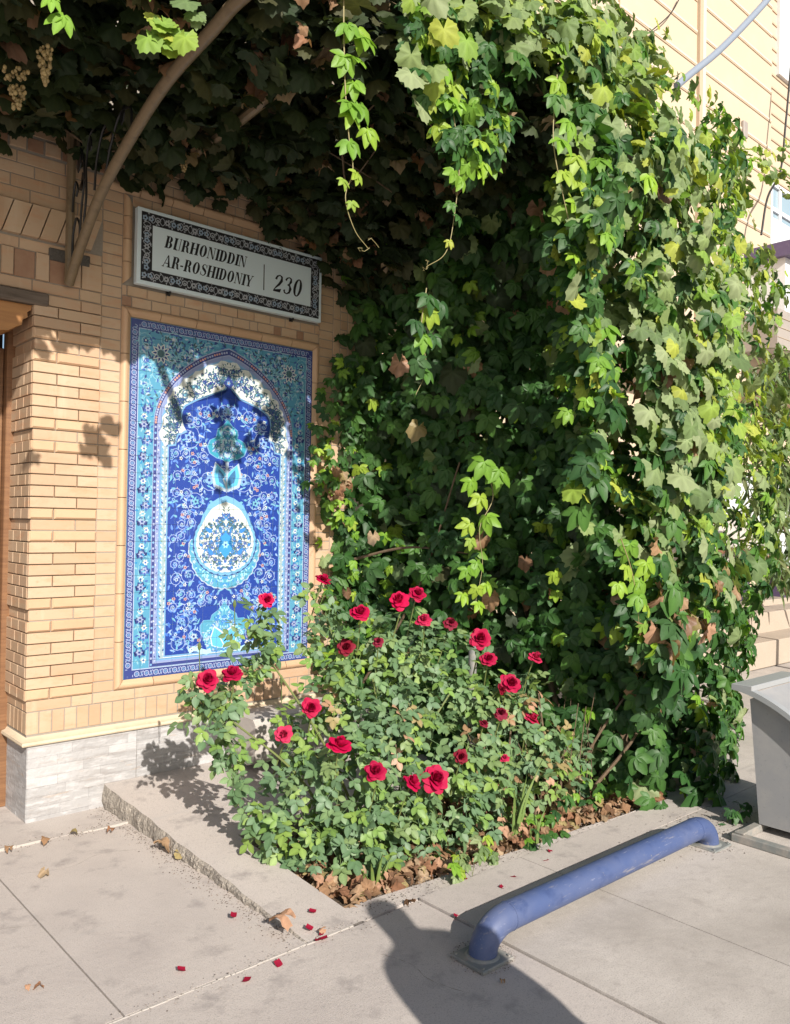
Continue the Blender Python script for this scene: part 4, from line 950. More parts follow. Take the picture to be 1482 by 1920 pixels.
# upper front lip of the roof, in the sun
n = 260; x = rng.uniform(2.6, 4.2, n); P = np.stack([x, -1.75-rng.uniform(0, .35, n), 4.0+rng.uniform(-.1, .3, n)], 1); FG.add('grape', ['grape', 'gyoung'], P, jitter((-.2, -.7, .7), n, .4), jitter((0, -.5, -.8), n, .4), rng.uniform(.09, .13, n), .8)
n = 1900; x = rng.uniform(3.2, 5.0, n); y = rng.uniform(-1.7, .2, n); P = np.stack([x, y, 4.02-.2*np.clip((x-4.1)/.6, 0, 1)+rng.normal(0, .05, n)], 1); FG.add('grape', ['grape'], P, jitter((0, -.3, 1), n, .4), jitter((0, -.7, -.5), n, .5), rng.uniform(.12, .16, n), .1)
LIP = [(752, -60), (965, -60), (982, 110), (958, 250), (905, 325), (860, 345), (805, 235), (768, 150)]
for n, F__, lib, pal, m_ in ((150, FG, 'grape', ['grape', 'grape', 'gyoung'], 1.), (230, FC, 'creeper', ['creeper', 'creeper', 'young'], 1.)):
    px = rng.uniform(750, 985, n*2); py = rng.uniform(-60, 350, n*2); k = inpoly(px, py, LIP)
    if lib == 'grape': k &= (py < 130+60*np.sin(px/40.)) | (px < 800)
    px, py = px[k][:n], py[k][:n]; n = len(px); d = rays(px, py); Y = -1.93+rng.normal(0, .07, n); P = CC+d*((Y-CC[1])/d[:, 1])[:, None]
    F__.add(lib, pal, P, jitter((-.25, -.85, .4), n, .35), jitter((0, -.15, -1), n, .3), rng.uniform(.09, .145, n), 1.4)
# bright tufts at the top of the frame
for (x, y, n, lib, pal) in ((300, 35, 7, 'grape', ['gyoung']), (320, 60, 4, 'grape', ['gyoung']), (350, 8, 4, 'grape', ['grape']), (115, 0, 2, 'creeper', ['young']), (580, 22, 3, 'dry', ['brown'])):
    P = aty(x, y, -2.02)[None]+rng.normal(0, .035, (n, 3)); FG.add(lib, pal, P, jitter((-.3, -.8, .4), n, .3), jitter((0, -.1, -1), n, .3), rng.uniform(.07, .11, n), 3.)
FC.build(creeper, 'leaf', 'foliage', m_leaf, 300)
FG.build(grapev, 'leaf', 'foliage', m_grape, 300)
# stems of both vines
def stem(parent, pts, r, material=None, name='stem', k=8):
    b_ = MB(); c = arc_pts(pts, k); n = len(c); b_.tube(c, [r*(1-.55*i/n) for i in range(n)], 7); return b_.build(name, material or m_stem, parent, smooth=True)
stem(grapev, [(4.27, -1.78, -.03), (4.28, -1.76, .4), (4.42, -1.45, 1.2), (4.5, -1.2, 2.2), (4.4, -1.1, 3.2), (3.6, -1.0, 3.85), (2.4, -.9, 3.75), (1.0, -.9, 3.72)], .035, name='trunk')
stem(creeper, [(4.05, -1.5, -.03), (4.12, -1.4, .5), (4.2, -1.0, 1.3), (4.2, -.9, 2.3), (4.1, -1.0, 3.6)], .02, name='trunk')
for pts in ([(3.5, -.12, 1.35), (3.65, -.55, 1.45), (3.8, -1.0, 1.42)], [(3.55, -.2, .5), (3.7, -.6, 1.2), (3.75, -.9, 2.0)], [(3.9, -1.6, .02), (4.05, -1.75, .4), (4.2, -1.85, .65)], [(4.0, -1.75, .1), (4.25, -1.9, .45), (4.4, -1.95, .9)]): stem(creeper, pts, .011)
for i in range(14):
    x, y = random.uniform(0, 3.4), random.uniform(-1.6, -.2); stem(grapev, [(x, y, 3.6), (x+random.uniform(-.3, .3), y+random.uniform(-.2, .2), 3.55), (x+random.uniform(-.6, .6), y+random.uniform(-.3, .3), 3.66)], .006, m_stem, k=4)
# grape bunches
def bunch(p, length, wd, col, n=60, r0=.0085):
    r = random.Random(int(p[0]*1000)); V = []; F = []; C = []; bm_ = bmesh.new(); bmesh.ops.create_icosphere(bm_, subdivisions=1, radius=1); sv = np.array([tuple(v.co) for v in bm_.verts]); sf = np.array([[v.index for v in f.verts] for f in bm_.faces]); bm_.free()
    for i in range(n):
        t = r.random()**.8; a = r.uniform(0, 6.28); rr = wd*(1-.75*t)*math.sqrt(r.random()); V.append(sv*np.array([1, 1, 1.25])*r0*r.uniform(.8, 1.15)+np.array([p[0]+rr*math.cos(a), p[1]+rr*math.sin(a), p[2]-t*length])); F.append(sf+i*len(sv)); C.append(np.tile(np.array(col)*r.uniform(.75, 1.25), (len(sv), 1)))
    link('grape_bunch', npmesh('grape_bunch', np.vstack(V), np.vstack(F), np.vstack(C), m_berry), grapev)
GC, PU = (.34, .25, .11), (.07, .05, .065)
for (x, y, Y, l, wd, c) in ((32, 130, -1.0, .16, .06, GC), (86, 85, -1.2, .15, .035, GC), (320, 262, -.45, .12, .045, GC), (470, 262, -.45, .10, .035, GC), (505, 150, -.9, .10, .04, GC), (345, 290, -.4, .09, .03, GC), (595, 90, -1.1, .16, .022, PU), (565, 45, -1.75, .06, .018, (.30, .24, .20)), (590, 140, -1.0, .13, .02, PU), (535, 15, -1.5, .07, .02, PU)):
    bunch(aty(x, y, Y), l, wd, c, 70 if wd > .03 else 40)
# separate hanging shoots of creeper
SG = 'creeper shoots hanging free from the pergola'
def strand(label, pts, Y, leaves, tip=True, size=.15, pals=('young', 'creeper')):
    P3 = [Vector(aty(x, y, Y)) for x, y in pts]; t = thing('hanging_creeper_shoot', P3[0], label, 'creeper shoot', SG)
    c = arc_pts(P3, 8); b_ = MB(); n = len(c); b_.tube(c, [.0035*(1-.6*i/n) for i in range(n)], 5); b_.build('stem', m_ystem, t, smooth=True)
    F_ = Foliage(); Pn = []
    for (x, y, s_, pal) in leaves:
        P = aty(x, y, Y)+rng.normal(0, .008, 3); F_.add('creeper', [pal], P[None]+np.array([0, -.02, .02]), jitter((-.28, -.80, .45), 1, .22), jitter((0, -.12, -1), 1, .22), s_*size/.1, 1)
    F_.build(t, 'leaf', 'leaves', m_leaf, 300)
    if tip:
        e = P3[-1]
        for k in range(2):
            b_ = MB(); q = [e+Vector((0, 0, .03*k))]
            for j in range(6): q.append(q[-1]+Vector((random.uniform(-.01, .022)*(1 if k else -1), random.uniform(-.01, .01), random.uniform(-.02, .012))))
            b_.tube(q, .0012, 4); b_.build('tendril', m_ystem, t, smooth=True)
yl = 'young'
strand('long bright creeper shoot hanging alone in front of the dark roof above the sign', [(645, -30), (645, 60), (648, 170), (655, 260), (662, 320), (648, 370), (665, 430), (690, 465)], -1.95,
       [(650, 60, .085, yl), (668, 70, .095, yl), (640, 122, .095, yl), (655, 118, .08, yl), (660, 168, .085, yl), (645, 200, .085, yl), (665, 208, .095, yl), (680, 250, .08, yl), (645, 282, .085, yl), (662, 325, .06, yl), (640, 352, .045, 'gyoung'), (660, 390, .04, 'gyoung'), (672, 80, .085, yl), (658, 215, .08, yl)])
strand('thick creeper shoot of large leaves beside the long one, ending in a thin tip', [(858, -20), (860, 100), (850, 200), (862, 300), (850, 420), (835, 475), (800, 500)], -1.95,
       [(830, 40, .10, 'creeper'), (880, 45, .11, 'creeper'), (835, 85, .10, yl), (885, 70, .095, 'creeper'), (815, 120, .09, yl), (860, 110, .10, yl), (890, 120, .09, 'creeper'), (810, 165, .085, yl), (840, 165, .095, yl), (870, 190, .10, 'creeper'), (795, 200, .06, 'gyoung'), (828, 195, .085, yl), (892, 215, .11, 'creeper'), (845, 250, .10, 'creeper'), (865, 270, .09, 'creeper'), (850, 290, .095, 'creeper'), (872, 320, .09, yl), (850, 385, .05, 'creeper'), (852, 420, .05, 'creeper'), (838, 455, .04, 'gyoung')])
strand('creeper shoot of dark leaves hanging between the thick shoot and the sunny curtain', [(935, 60), (945, 130), (938, 200), (930, 250)], -1.85, [(930, 150, .09, 'creeper'), (948, 165, .09, 'creeper'), (938, 205, .10, 'creeper'), (925, 235, .085, 'creeper'), (950, 190, .085, 'creeper'), (945, 120, .09, 'creeper')], False)
strand('bright creeper shoot hanging down the left edge of the sunny curtain below the beam', [(1045, 140), (1038, 260), (1055, 360), (1075, 450), (1085, 520)], -2.15,
       [(1040, 165, .095, yl), (1035, 195, .09, 'creeper'), (1060, 235, .10, yl), (1045, 270, .10, yl), (1070, 300, .10, yl), (1055, 330, .095, yl), (1085, 345, .095, yl), (1070, 390, .09, yl), (1095, 400, .085, yl), (1080, 440, .085, yl), (1090, 470, .07, yl)])
strand('bright creeper shoot in the dark middle of the vine just above the rose bush', [(905, 860), (925, 930), (900, 990), (905, 1060), (890, 1140)], -1.42,
       [(905, 870, .12, yl), (930, 890, .13, yl), (880, 905, .09, yl), (895, 940, .10, yl), (905, 975, .11, yl), (880, 985, .09, yl), (885, 1020, .06, 'gyoung'), (890, 1060, .08, yl), (870, 1080, .08, yl), (885, 1110, .07, yl), (890, 1140, .07, yl), (865, 1125, .07, yl), (910, 1100, .07, yl)])
strand('short creeper shoot with yellowish tip at lower left corner of the sunny curtain', [(1165, 1010), (1185, 1070), (1195, 1130), (1200, 1185)], -2.2, [(1180, 1030, .11, yl), (1210, 1060, .11, yl), (1170, 1065, .09, yl), (1195, 1095, .10, yl), (1190, 1125, .09, yl), (1205, 1140, .08, yl), (1200, 1175, .06, 'gyoung'), (1160, 1100, .08, yl)], False)
strand('small creeper shoot hanging in shade in front of wall edge right of the street sign', [(800, 540), (790, 620), (800, 690), (780, 740)], -1.5, [(790, 560, .10, 'creeper'), (815, 575, .10, 'creeper'), (775, 610, .09, 'creeper'), (790, 640, .09, yl), (770, 680, .09, 'creeper'), (790, 700, .09, 'creeper'), (800, 590, .09, yl), (810, 640, .08, 'creeper')], False)

# ------------------------------------------------------------------ rose bushes
def rose_mesh(seed, R_=.042, col=(.42, .002, .038), wither=0., openness=1.):
    r = random.Random(seed); V = []; F = []; C = []; o = 0
    rings = [(3, .18, 78), (4, .34, 66), (5, .55, 48), (6, .78, 30), (7, 1.0, 10)]
    for k, (n, rad, up) in enumerate(rings):
        for i in range(n):
            a0 = 2*math.pi*(i+.5*(k % 2))/n+r.uniform(-.25, .25); u_ = math.radians(up*(1 if openness > .8 else 1.3)+r.uniform(-12, 12)-(20*wither*r.random())); ln = R_*(.75+.35*rad)*r.uniform(.85, 1.1); wd = R_*(.55+.75*rad)
            nu, nv = 4, 3; ca, sa = math.cos(a0), math.sin(a0); base = R_*.10*rad
            for v in range(nv+1):
                t = v/nv; rr = base+ln*(math.cos(u_)*t+.10*t*t*(1 if k > 2 else -1)); z = ln*math.sin(u_)*t+(-.18*ln*t*t*t if k > 2 else 0)+.2*R_*(1-rad)
                for q in range(nu+1):
                    s_ = (q/nu-.5)*2; ww = wd*.5*math.sin(math.pi*(.18+.66*t))**.7
                    back = ww*s_*s_*(.30+.5*(1-rad)); tp = -.10*ln*abs(s_)**2*(t == 1)
                    x = rr-back+tp; y = ww*s_; zz = z-.06*R_*s_*s_*rad+wither*r.uniform(-.004, .004)+r.uniform(-.0012, .0012)
                    V.append((x*ca-y*sa, x*sa+y*ca, zz)); sh = r.uniform(.85, 1.1); C.append(tuple(c*sh for c in col))
            for v in range(nv):
                for q in range(nu): F.append((o+v*(nu+1)+q, o+v*(nu+1)+q+1, o+(v+1)*(nu+1)+q+1, o+(v+1)*(nu+1)+q))
            o = len(V)
    return npmesh('rose', V, F, C, m_rose)
RED, DRED, PINK = (.42, .002, .052), (.20, .003, .02), (.48, .02, .08)
RM = [rose_mesh(i, .042*q, tuple(c*q2 for c in RED), 0, o_) for i, (q, q2, o_) in enumerate(((1, 1, 1), (1, .85, .9), (.95, 1.15, 1.), (1.05, .95, 1.)))]; RW = [rose_mesh(10+i, .03, (.20, .008, .03), 1., .5) for i in range(2)]; RH = [rose_mesh(20, .034, PINK, .6, .5)]; RD = [rose_mesh(30, .038, DRED, .2, .6)]
def orient(p, n_, s_=1., spin=0.):
    n_ = Vector(n_).normalized(); q = n_.to_track_quat('Z', 'Y'); return Matrix.Translation(p) @ q.to_matrix().to_4x4() @ Matrix.Rotation(spin, 4, 'Z') @ Matrix.Scale(s_, 4)
def bush(t, blobs, canes, nleaf, nobj, pals, size=(.105, .15), dry=.01):
    F_ = Foliage(); tot = sum(b_[3]**2*b_[4] for b_ in blobs)
    for (x, y, Y, rp, dens) in blobs:
        c = aty(x, y, Y); dep = proj(c)[2]; r = max(rp-9, 8)*dep/FPX; n = max(3, int(nleaf*rp*rp*dens/tot))
        dr = unit(rng.normal(0, 1, (n, 3))); rr = r*rng.uniform(.35, 1.0, n)**.5; P = c+dr*rr[:, None]*np.array([1, .75, 1]); P[:, 2] = np.maximum(P[:, 2], .02)
        Nn = unit(dr*.55+np.array([-.15, -.45, .75])+rng.normal(0, .33, (n, 3))); T_ = unit(dr*.9+np.array([0, -.25, -.35])+rng.normal(0, .5, (n, 3))); s_ = rng.uniform(*size, n)
        wgt = 1+.8*(dr@unit(CC-c))
        k = rng.uniform(0, 1, n) < dry
        F_.add('rose', pals, P[~k], Nn[~k], T_[~k], s_[~k], wgt[~k])
        if k.any(): F_.add('rose', ['pink'], P[k], Nn[k], T_[k], s_[k], wgt[k])
    F_.build(t, 'leaf', 'foliage', m_rleaf, nobj)
    for pts in canes: stem(t, pts, .009, m_gstem if len(pts) > 3 else m_stem, 'cane', 6)
def put_rose(t, x, y, Y, me, s_=1., face=(-.2, -.7, .7), lab=None, base=None):
    p = Vector(aty(x, y, Y)); f_ = Vector(face)+Vector((random.uniform(-.6, .5), random.uniform(-.3, .3), random.uniform(-.45, .35)))
    o = link('rose', me, t, M=orient(p, f_, s_*.98, random.uniform(0, 6)))
    if lab: o['label'] = lab
    b_ = MB(); q = p-f_.normalized()*.01; b_.tube([q, q-f_.normalized()*.05+Vector((0, 0, -.03)), q-f_.normalized()*.06+Vector((random.uniform(-.03, .03), .05, -.2))], [.004, .0035, .004], 5)
    b_.build('flower_stalk', m_gstem, t, smooth=True)
rb = thing('rose_bush', (2.7, -1.42, -.02), 'large leafy rose bush with many open red roses in front of the tile panel', 'rose bush')
BL = [(405, 1300, -1.05, 29, 2.56), (380, 1275, -1.05, 18, 2.56), (445, 1290, -1.05, 24, 2.56), (400, 1350, -1.08, 27, 2.56), (425, 1400, -1.1, 26, 2.56), (445, 1450, -1.15, 23, 2.56), (478, 1500, -1.2, 24, 2.56), (505, 1555, -1.28, 29, 2.09), (360, 1325, -1.02, 16, 1.52),
      (478, 1150, -1.0, 19, 3.04), (495, 1195, -1.0, 21, 3.04), (470, 1235, -1.02, 19, 3.04), (455, 1180, -1.0, 16, 3.04), (508, 1160, -1.0, 14, 3.04), (455, 1265, -1.03, 16, 3.04),
      (525, 1340, -1.05, 26, .9), (560, 1365, -1.1, 28, .9), (540, 1425, -1.2, 36, .9), (575, 1470, -1.3, 60, 1), (560, 1540, -1.35, 62, 1), (610, 1590, -1.48, 52, 1.1), (590, 1400, -1.2, 50, .9),
      (610, 1130, -1.0, 34, 1.6), (612, 1190, -1.05, 40, 1.6), (628, 1260, -1.15, 48, 1), (610, 1310, -1.15, 40, .9), (650, 1330, -1.2, 60, 1),
      (690, 1190, -1.25, 52, 1), (760, 1190, -1.3, 58, 1.1), (830, 1220, -1.35, 62, 1.1), (700, 1270, -1.3, 72, 1.1), (790, 1290, -1.38, 80, 1.1), (880, 1270, -1.45, 58, 1), (900, 1330, -1.5, 58, 1), (720, 1370, -1.42, 82, 1.1), (820, 1400, -1.5, 82, 1.1), (660, 1440, -1.45, 72, 1.1), (750, 1480, -1.55, 76, 1.1), (840, 1500, -1.6, 68, 1.1), (900, 1430, -1.6, 62, 1.), (690, 1540, -1.56, 66, 1.1), (770, 1570, -1.62, 62, 1.1), (850, 1570, -1.66, 52, 1.1), (905, 1520, -1.66, 48, 1.), (730, 1610, -1.64, 46, 1.2), (660, 1600, -1.58, 44, 1.1), (810, 1610, -1.68, 40, 1.1)]
canes = []
for (x, y, Y) in ((405, 1330, -1.05), (480, 1200, -1.0), (610, 1150, -1.0), (690, 1220, -1.25), (790, 1220, -1.3), (870, 1260, -1.45), (560, 1400, -1.15), (730, 1350, -1.4), (880, 1400, -1.55)):
    e = Vector(aty(x, y, Y)); s0 = Vector((2.62+random.uniform(-.16, .22), -1.42+random.uniform(-.1, .1), -.02)); mid = s0.lerp(e, .5)+Vector((0, 0, .1)); canes.append([s0, s0.lerp(mid, .5)+Vector((0, 0, .03)), mid, e])
bush(rb, BL, canes, 1400, 298, ['rose', 'rose', 'rose', 'rlime'])
random.seed(4)
for i, (x, y, Y, me, s_, lab) in enumerate(((390, 1275, -1.13, 0, 1.05, None), (436, 1264, -1.13, 1, 1.0, None), (500, 1125, -1.04, 2, .86, None), (606, 1088, -1.04, 3, .85, None), (676, 1150, -1.33, 0, 1.05, None), (749, 1127, -1.38, 2, 1.15, None), (783, 1114, -1.36, 1, .95, None), (795, 1163, -1.42, 'H', 1.05, 'small pink half-withered rose'), (846, 1168, -1.45, 'W', 1.05, 'withered dark rose'), (901, 1197, -1.52, 3, 1.15, None), (916, 1236, -1.55, 1, .9, None), (649, 1214, -1.26, 'D', 1.0, 'dark red rose seen from the side'), (710, 1203, -1.42, 'W', .75, 'withered dark rose'), (584, 1327, -1.28, 0, 1.0, None), (533, 1377, -1.25, 'H', 1.1, 'half-withered rose with ragged petals'), (637, 1400, -1.54, 2, 1.3, None), (705, 1447, -1.66, 1, 1.0, None), (773, 1468, -1.72, 0, .95, None), (816, 1461, -1.74, 3, 1.35, None), (865, 1419, -1.70, 'D', .8, 'small dark rose in shade'))):
    mesh_ = RM[me] if isinstance(me, int) else {'H': RH, 'W': RW, 'D': RD}[me][i % len({'H': RH, 'W': RW, 'D': RD}[me])]
    put_rose(rb, x, y, Y, mesh_, s_, lab=lab)
def bud(t, x, y, Y, col=(.10, .14, .04)):
    p = Vector(aty(x, y, Y)); b_ = MB(); b_.tube([p, p+Vector((0, 0, .012)), p+Vector((0, 0, .028)), p+Vector((0, 0, .042))], [.003, .009, .008, .0015], 7); b_.tube([p, p+Vector((.01, .01, -.10))], .0025, 5); b_.build('rose_bud', mat('bud_green', col, .6), t, smooth=True)
bud(rb, 360, 1292, -1.06); bud(rb, 374, 1220, -1.04); bud(rb, 528, 1282, -1.05); bud(rb, 440, 1140, -1.0)
rb2 = thing('rose_bush', (3.5, -1.6, -.02), 'sparser rose bush with withered roses between the large bush and creeper base', 'rose bush')
BL2 = [(945, 1320, -1.55, 48, 1), (985, 1290, -1.55, 38, .8), (1000, 1260, -1.5, 26, .6), (960, 1390, -1.62, 52, 1), (1010, 1370, -1.6, 46, .8), (1060, 1390, -1.62, 50, .6), (940, 1460, -1.68, 46, 1), (1000, 1440, -1.68, 50, .7), (1050, 1450, -1.7, 50, .55), (1100, 1420, -1.68, 46, .4), (950, 1510, -1.72, 36, .9), (1090, 1360, -1.6, 40, .3), (1150, 1420, -1.7, 40, .25)]
canes = []
for (x, y) in ((960, 1340), (1010, 1300), (1060, 1400), (1100, 1400), (990, 1420), (1140, 1410), (1085, 1350), (1160, 1460)):
    e = Vector(aty(x, y, -1.6)); s0 = Vector((e.x+random.uniform(-.25, .1), -1.62+random.uniform(-.08, .08), -.02)); canes.append([s0, s0.lerp(e, .5)+Vector((0, 0, .04)), e])
bush(rb2, BL2, canes, 300, 200, ['rose', 'rose', 'rlime', 'rose'], dry=.10)
for i, (x, y, Y, me, s_, lab) in enumerate(((1003, 1234, -1.58, RH[0], 1.15, None), (957, 1281, -1.64, RM[1], 1.15, None), (940, 1292, -1.62, RD[0], .7, 'dark red rose just below a larger one'), (940, 1338, -1.66, RW[0], 1.1, 'withered purple-red rose'), (997, 1349, -1.68, RH[0], 1.2, None), (908, 1357, -1.64, RW[1], .7, 'withered brown-red rose'), (947, 1422, -1.74, RH[0], .6, 'small pale faded rose'))):
    put_rose(rb2, x, y, Y, me, s_, lab=lab)
# dry twigs in the right bush
for i in range(22):
    x = random.uniform(3.5, 4.15); y = random.uniform(-1.75, -1.45); stem(rb2, [(x, y, -.03), (x+random.uniform(-.06, .06), y, .2), (x+random.uniform(-.12, .12), y+random.uniform(-.06, .06), random.uniform(.35, .65))], .004, m_stem, 'twig', 4)

# ------------------------------------------------------------------ bed: small creepers, iris, litter
def seedling(label, pts, n, pal=('young', 'creeper')):
    c = Vector(atz(*pts[0], .02)); t = thing('creeper_seedling', c, label, 'creeper', 'young creepers on the bed edge'); F_ = Foliage()
    P = np.array([atz(x, y, 0)+np.array([0, 0, rng.uniform(.03, .12)]) for x, y in pts for _ in range(n)])+rng.normal(0, .035, (n*len(pts), 3))
    P[:, 2] = np.maximum(P[:, 2], .015); m_ = len(P); F_.add('creeper', list(pal), P, jitter((-.1, -.45, .85), m_, .25), jitter((-.1, -.7, -.4), m_, .5), rng.uniform(.06, .10, m_)); F_.build(t, 'leaf', 'leaves', m_leaf, 100)
    for p in P[::2]: b_ = MB(); b_.tube([(p[0], p[1]+.05, -.03), (p[0], p[1]+.03, p[2]*.6), tuple(p)], .002, 4); b_.build('stem', m_gstem, t, smooth=True)
seedling('low creeper seedling on litter at the kerb below the withered roses', [(1050, 1545), (1030, 1570)], 6)
seedling('creeper seedling with bright leaves in litter under the creeper curtain', [(1160, 1500), (1185, 1480)], 7)
seedling('little creeper seedling with mixed leaves by the iris stalks', [(1110, 1520), (1000, 1600)], 5)
seedling('pale green creeper seedling at the front corner of the rose bush on the kerb', [(880, 1640), (860, 1655), (920, 1625)], 5, ('grape', 'young'))
seedling('dark creeper leaves trailing on the pavement beside the grey bin', [(1390, 1545), (1370, 1550)], 5, ('creeper',))
def iris(label, x, y, n, h, col):
    p = atz(x, y, -.02); t = thing('iris_clump', p, label, 'iris', 'iris clumps in the bed')
    for i in range(n):
        a = random.uniform(-.5, .5); l = h*random.uniform(.6, 1.1); b0 = Vector(p)+Vector((random.uniform(-.04, .04), random.uniform(-.02, .02), 0)); V = []; 
        for k in range(6):
            q = k/5; c = b0+Vector((math.sin(a)*l*q*q*.6, -.12*l*q*q, l*q)); w_ = .011*(1-q**3)+.0006; V += [c+Vector((-w_, -.002, 0)), c+Vector((0, .003, 0)), c+Vector((w_, -.002, 0))]
        b_ = MB(); b_.add(V, [(3*k+j, 3*k+j+1, 3*k+4+j, 3*k+3+j) for k in range(5) for j in (0, 1)]); b_.build('blade', mat('iris_blade', col, .5, noise=[(20, (.22, .25, .06), .5, .8)]), t, smooth=True)
iris('short iris clump with cut blades at the planter corner on dry leaves', 700, 1672, 7, .15, (.13, .20, .05)); iris('tall narrow iris stalks standing in the bed right of rose bush', 968, 1585, 6, .38, (.12, .20, .06)); iris('broad low iris leaf leaning beside the tall stalks', 995, 1592, 3, .2, (.17, .24, .07)); 
F_ = Foliage(); n = 1150; x = rng.uniform(2.16, 4.45, n); y = -1.83-.05*(x-2.1)+rng.uniform(.02, .75, n)**1.2; P = np.stack([x, y, rng.uniform(-.02, .045, n)], 1)
F_.add('dry', ['brown', 'pink', 'brown'], P, jitter((-.1, -.3, 1), n, .5), rng.normal(0, 1, (n, 3)), rng.uniform(.05, .09, n))
lit = thing('leaf_litter', (2.6, -1.6, -.02), 'heap of dry brown vine leaves lying in the bed under the roses', 'leaf litter')
F_.build(lit, 'dry_leaf', 'litter', m_dry, 300)
# fallen leaves and petals on the paving: each its own thing
def flat_leaf(lab, x, y, s_, pal, z=.004, k=0, tilt=.35):
    v, f, S = LIB['dry'][k % 6]; me = npmesh('fallen_leaf', v, f, leafcol(PAL[pal][k % len(PAL[pal])], S), m_dry); p = atz(x, y, z+.25*s_)
    o = link('fallen_leaf', me, None, M=orient(p, (random.uniform(-tilt, tilt), random.uniform(-tilt, tilt), 1), s_, random.uniform(0, 6))); o.location.z = z-min((o.matrix_basis.to_3x3() @ Vector(q)).z for q in v)
    tag(o, lab, 'fallen leaf', 'dry leaves fallen on the paving')
random.seed(9)
flat_leaf('large curled dry leaf lying at the end of the raised slab', 533, 1727, .10, 'pink', 0.03, 0); flat_leaf('crumpled dry leaf against the broken edge of the raised slab, tan and ragged', 305, 1590, .10, 'brown', .003, 1)
flat_leaf('small pale dry leaf beside the ragged one at broken slab edge', 337, 1606, .06, 'pink', .003, 2); flat_leaf('yellow-brown oval dry leaf alone on left paving slab', 84, 1637, .055, 'brown', .003, 3)
flat_leaf('small dry leaf on the broken mortar line near the slab corner', 208, 1556, .05, 'brown', .014, 4); flat_leaf('dark dry leaf on mortar line at the left picture edge', 17, 1593, .05, 'brown', .014, 5)
flat_leaf('brown leaf lying on the planter kerb by iris clump', 770, 1691, .05, 'brown', .004, 2); flat_leaf('dark shrivelled leaf in front of the near base plate of blue pipe', 943, 1840, .03, 'brown', .005, 1)
flat_leaf('tiny brown leaf on paving near the bottom left corner', 52, 1852, .025, 'pink', .003, 0); flat_leaf('grey-brown leaf bit beside the tiny brown one at bottom left', 75, 1850, .035, 'brown', .003, 4)
flat_leaf('small pinkish leaf beside the petals at kerb joint', 605, 1745, .035, 'pink', .012, 3); flat_leaf('pale leaf fragment on mortar line left of slab corner', 140, 1561, .05, 'pink', .012, 2)
flat_leaf('curled brown leaf on broken mortar line in front of the plinth', 85, 1577, .05, 'brown', .014, 0)
pv = []; pf = []
for j in range(4):
    for i in range(4):
        a, b = (i/3-.5), (j/3-.5); pv.append((a*1.0*(1-.3*abs(b)), b*1.1, .5*a*a+.35*b*b*b+.2*b*b))
pf = [(j*4+i, j*4+i+1, j*4+i+5, j*4+i+4) for j in range(3) for i in range(3)]
pm = npmesh('rose_petal', pv, pf, np.tile(np.array([[.26, .006, .03]]), (16, 1)), m_rose)
PT = [(438, 1716, 'on open paving left of the raised slab end'), (340, 1818, 'on paving furthest left near the joint'), (463, 1838, 'nearest the camera in front of kerb joint'), (522, 1807, 'just in front of the white mortar joint'), (580, 1740, 'beside the large curled leaf'), (597, 1763, 'largest of the pair at the mortar joint'), (608, 1760, 'right one of the pair at mortar joint'), (586, 1709, 'on the raised slab end behind the large leaf'), (857, 1719, 'in shadow of the blue pipe elbow'), (942, 1664, 'on paving left of the blue pipe, nearest its elbow'), (964, 1645, 'on paving beside blue pipe shadow, second from elbow'), (1024, 1614, 'on paving by the blue pipe, upper of the two'), (1032, 1597, 'on paving farthest along the blue pipe by kerb'), (870, 1648, 'on the planter kerb by itself'), (603, 1752, 'tiny petal above the pair at the mortar joint')]
for x, y, where in PT:
    o = link('rose_petal', pm, None, M=orient(atz(x, y, .012+.01*(x < 640 and 1700 < y < 1745)), (random.uniform(-.4, .4), random.uniform(-.4, .4), 1), .026 if 'tiny' not in where else .016, random.uniform(0, 6))); tag(o, 'dark red rose petal lying '+where if not where.startswith(('largest', 'right', 'tiny', 'nearest')) else 'dark red rose petal, '+where, 'rose petal', 'red rose petals fallen on the paving')

# grit and dust crumbs in the joints and along the broken edge
gv = []; gf = []; gc = []
def grit(x, y, z, r):
    o = len(gv); a = random.uniform(0, 6)
    for k in range(3): gv.append((x+r*math.cos(a+k*2.1), y+r*math.sin(a+k*2.1), z))
    gv.append((x, y, z+r*.8)); gf.extend([(o, o+1, o+3), (o+1, o+2, o+3), (o+2, o, o+3)]); c = random.choice(((.16, .13, .11), (.24, .20, .17), (.34, .30, .26), (.10, .08, .065))); gc.extend([c]*4)
for _ in range(900): grit(1.85-abs(random.gauss(0, .05)), random.uniform(-1.9, 0), .001, random.uniform(.0015, .005))
for _ in range(700): grit(random.uniform(.2, 4.2), -1.965+random.gauss(0, .03), .006, random.uniform(.0015, .004))
for _ in range(500): grit(random.uniform(.3, 1.9), -.31+random.gauss(0, .035), .002, random.uniform(.002, .005))
for _ in range(900): grit(random.uniform(2.2, 4.3), -1.88+random.gauss(0, .035), .006, random.uniform(.0015, .005))
for _ in range(350): grit(4.2+random.gauss(0, .25), -2.35+random.gauss(0, .12), .014, random.uniform(.002, .006))
for cx, cy in ((2.285, -2.466), (3.968, -2.466)):
    for _ in range(160): a = random.uniform(0, 6.28); grit(cx+.105*math.cos(a)*random.uniform(.95, 1.25), cy+.1*math.sin(a)*random.uniform(.95, 1.2), .013, random.uniform(.0015, .004))
gm = link('grit', npmesh('grit', gv, gf, np.array(gc), mat('grit', rough=.95, attr=True), smooth=False)); tag(gm, 'fine grit and crumbs scattered in the paving joints', 'grit', kind='stuff')
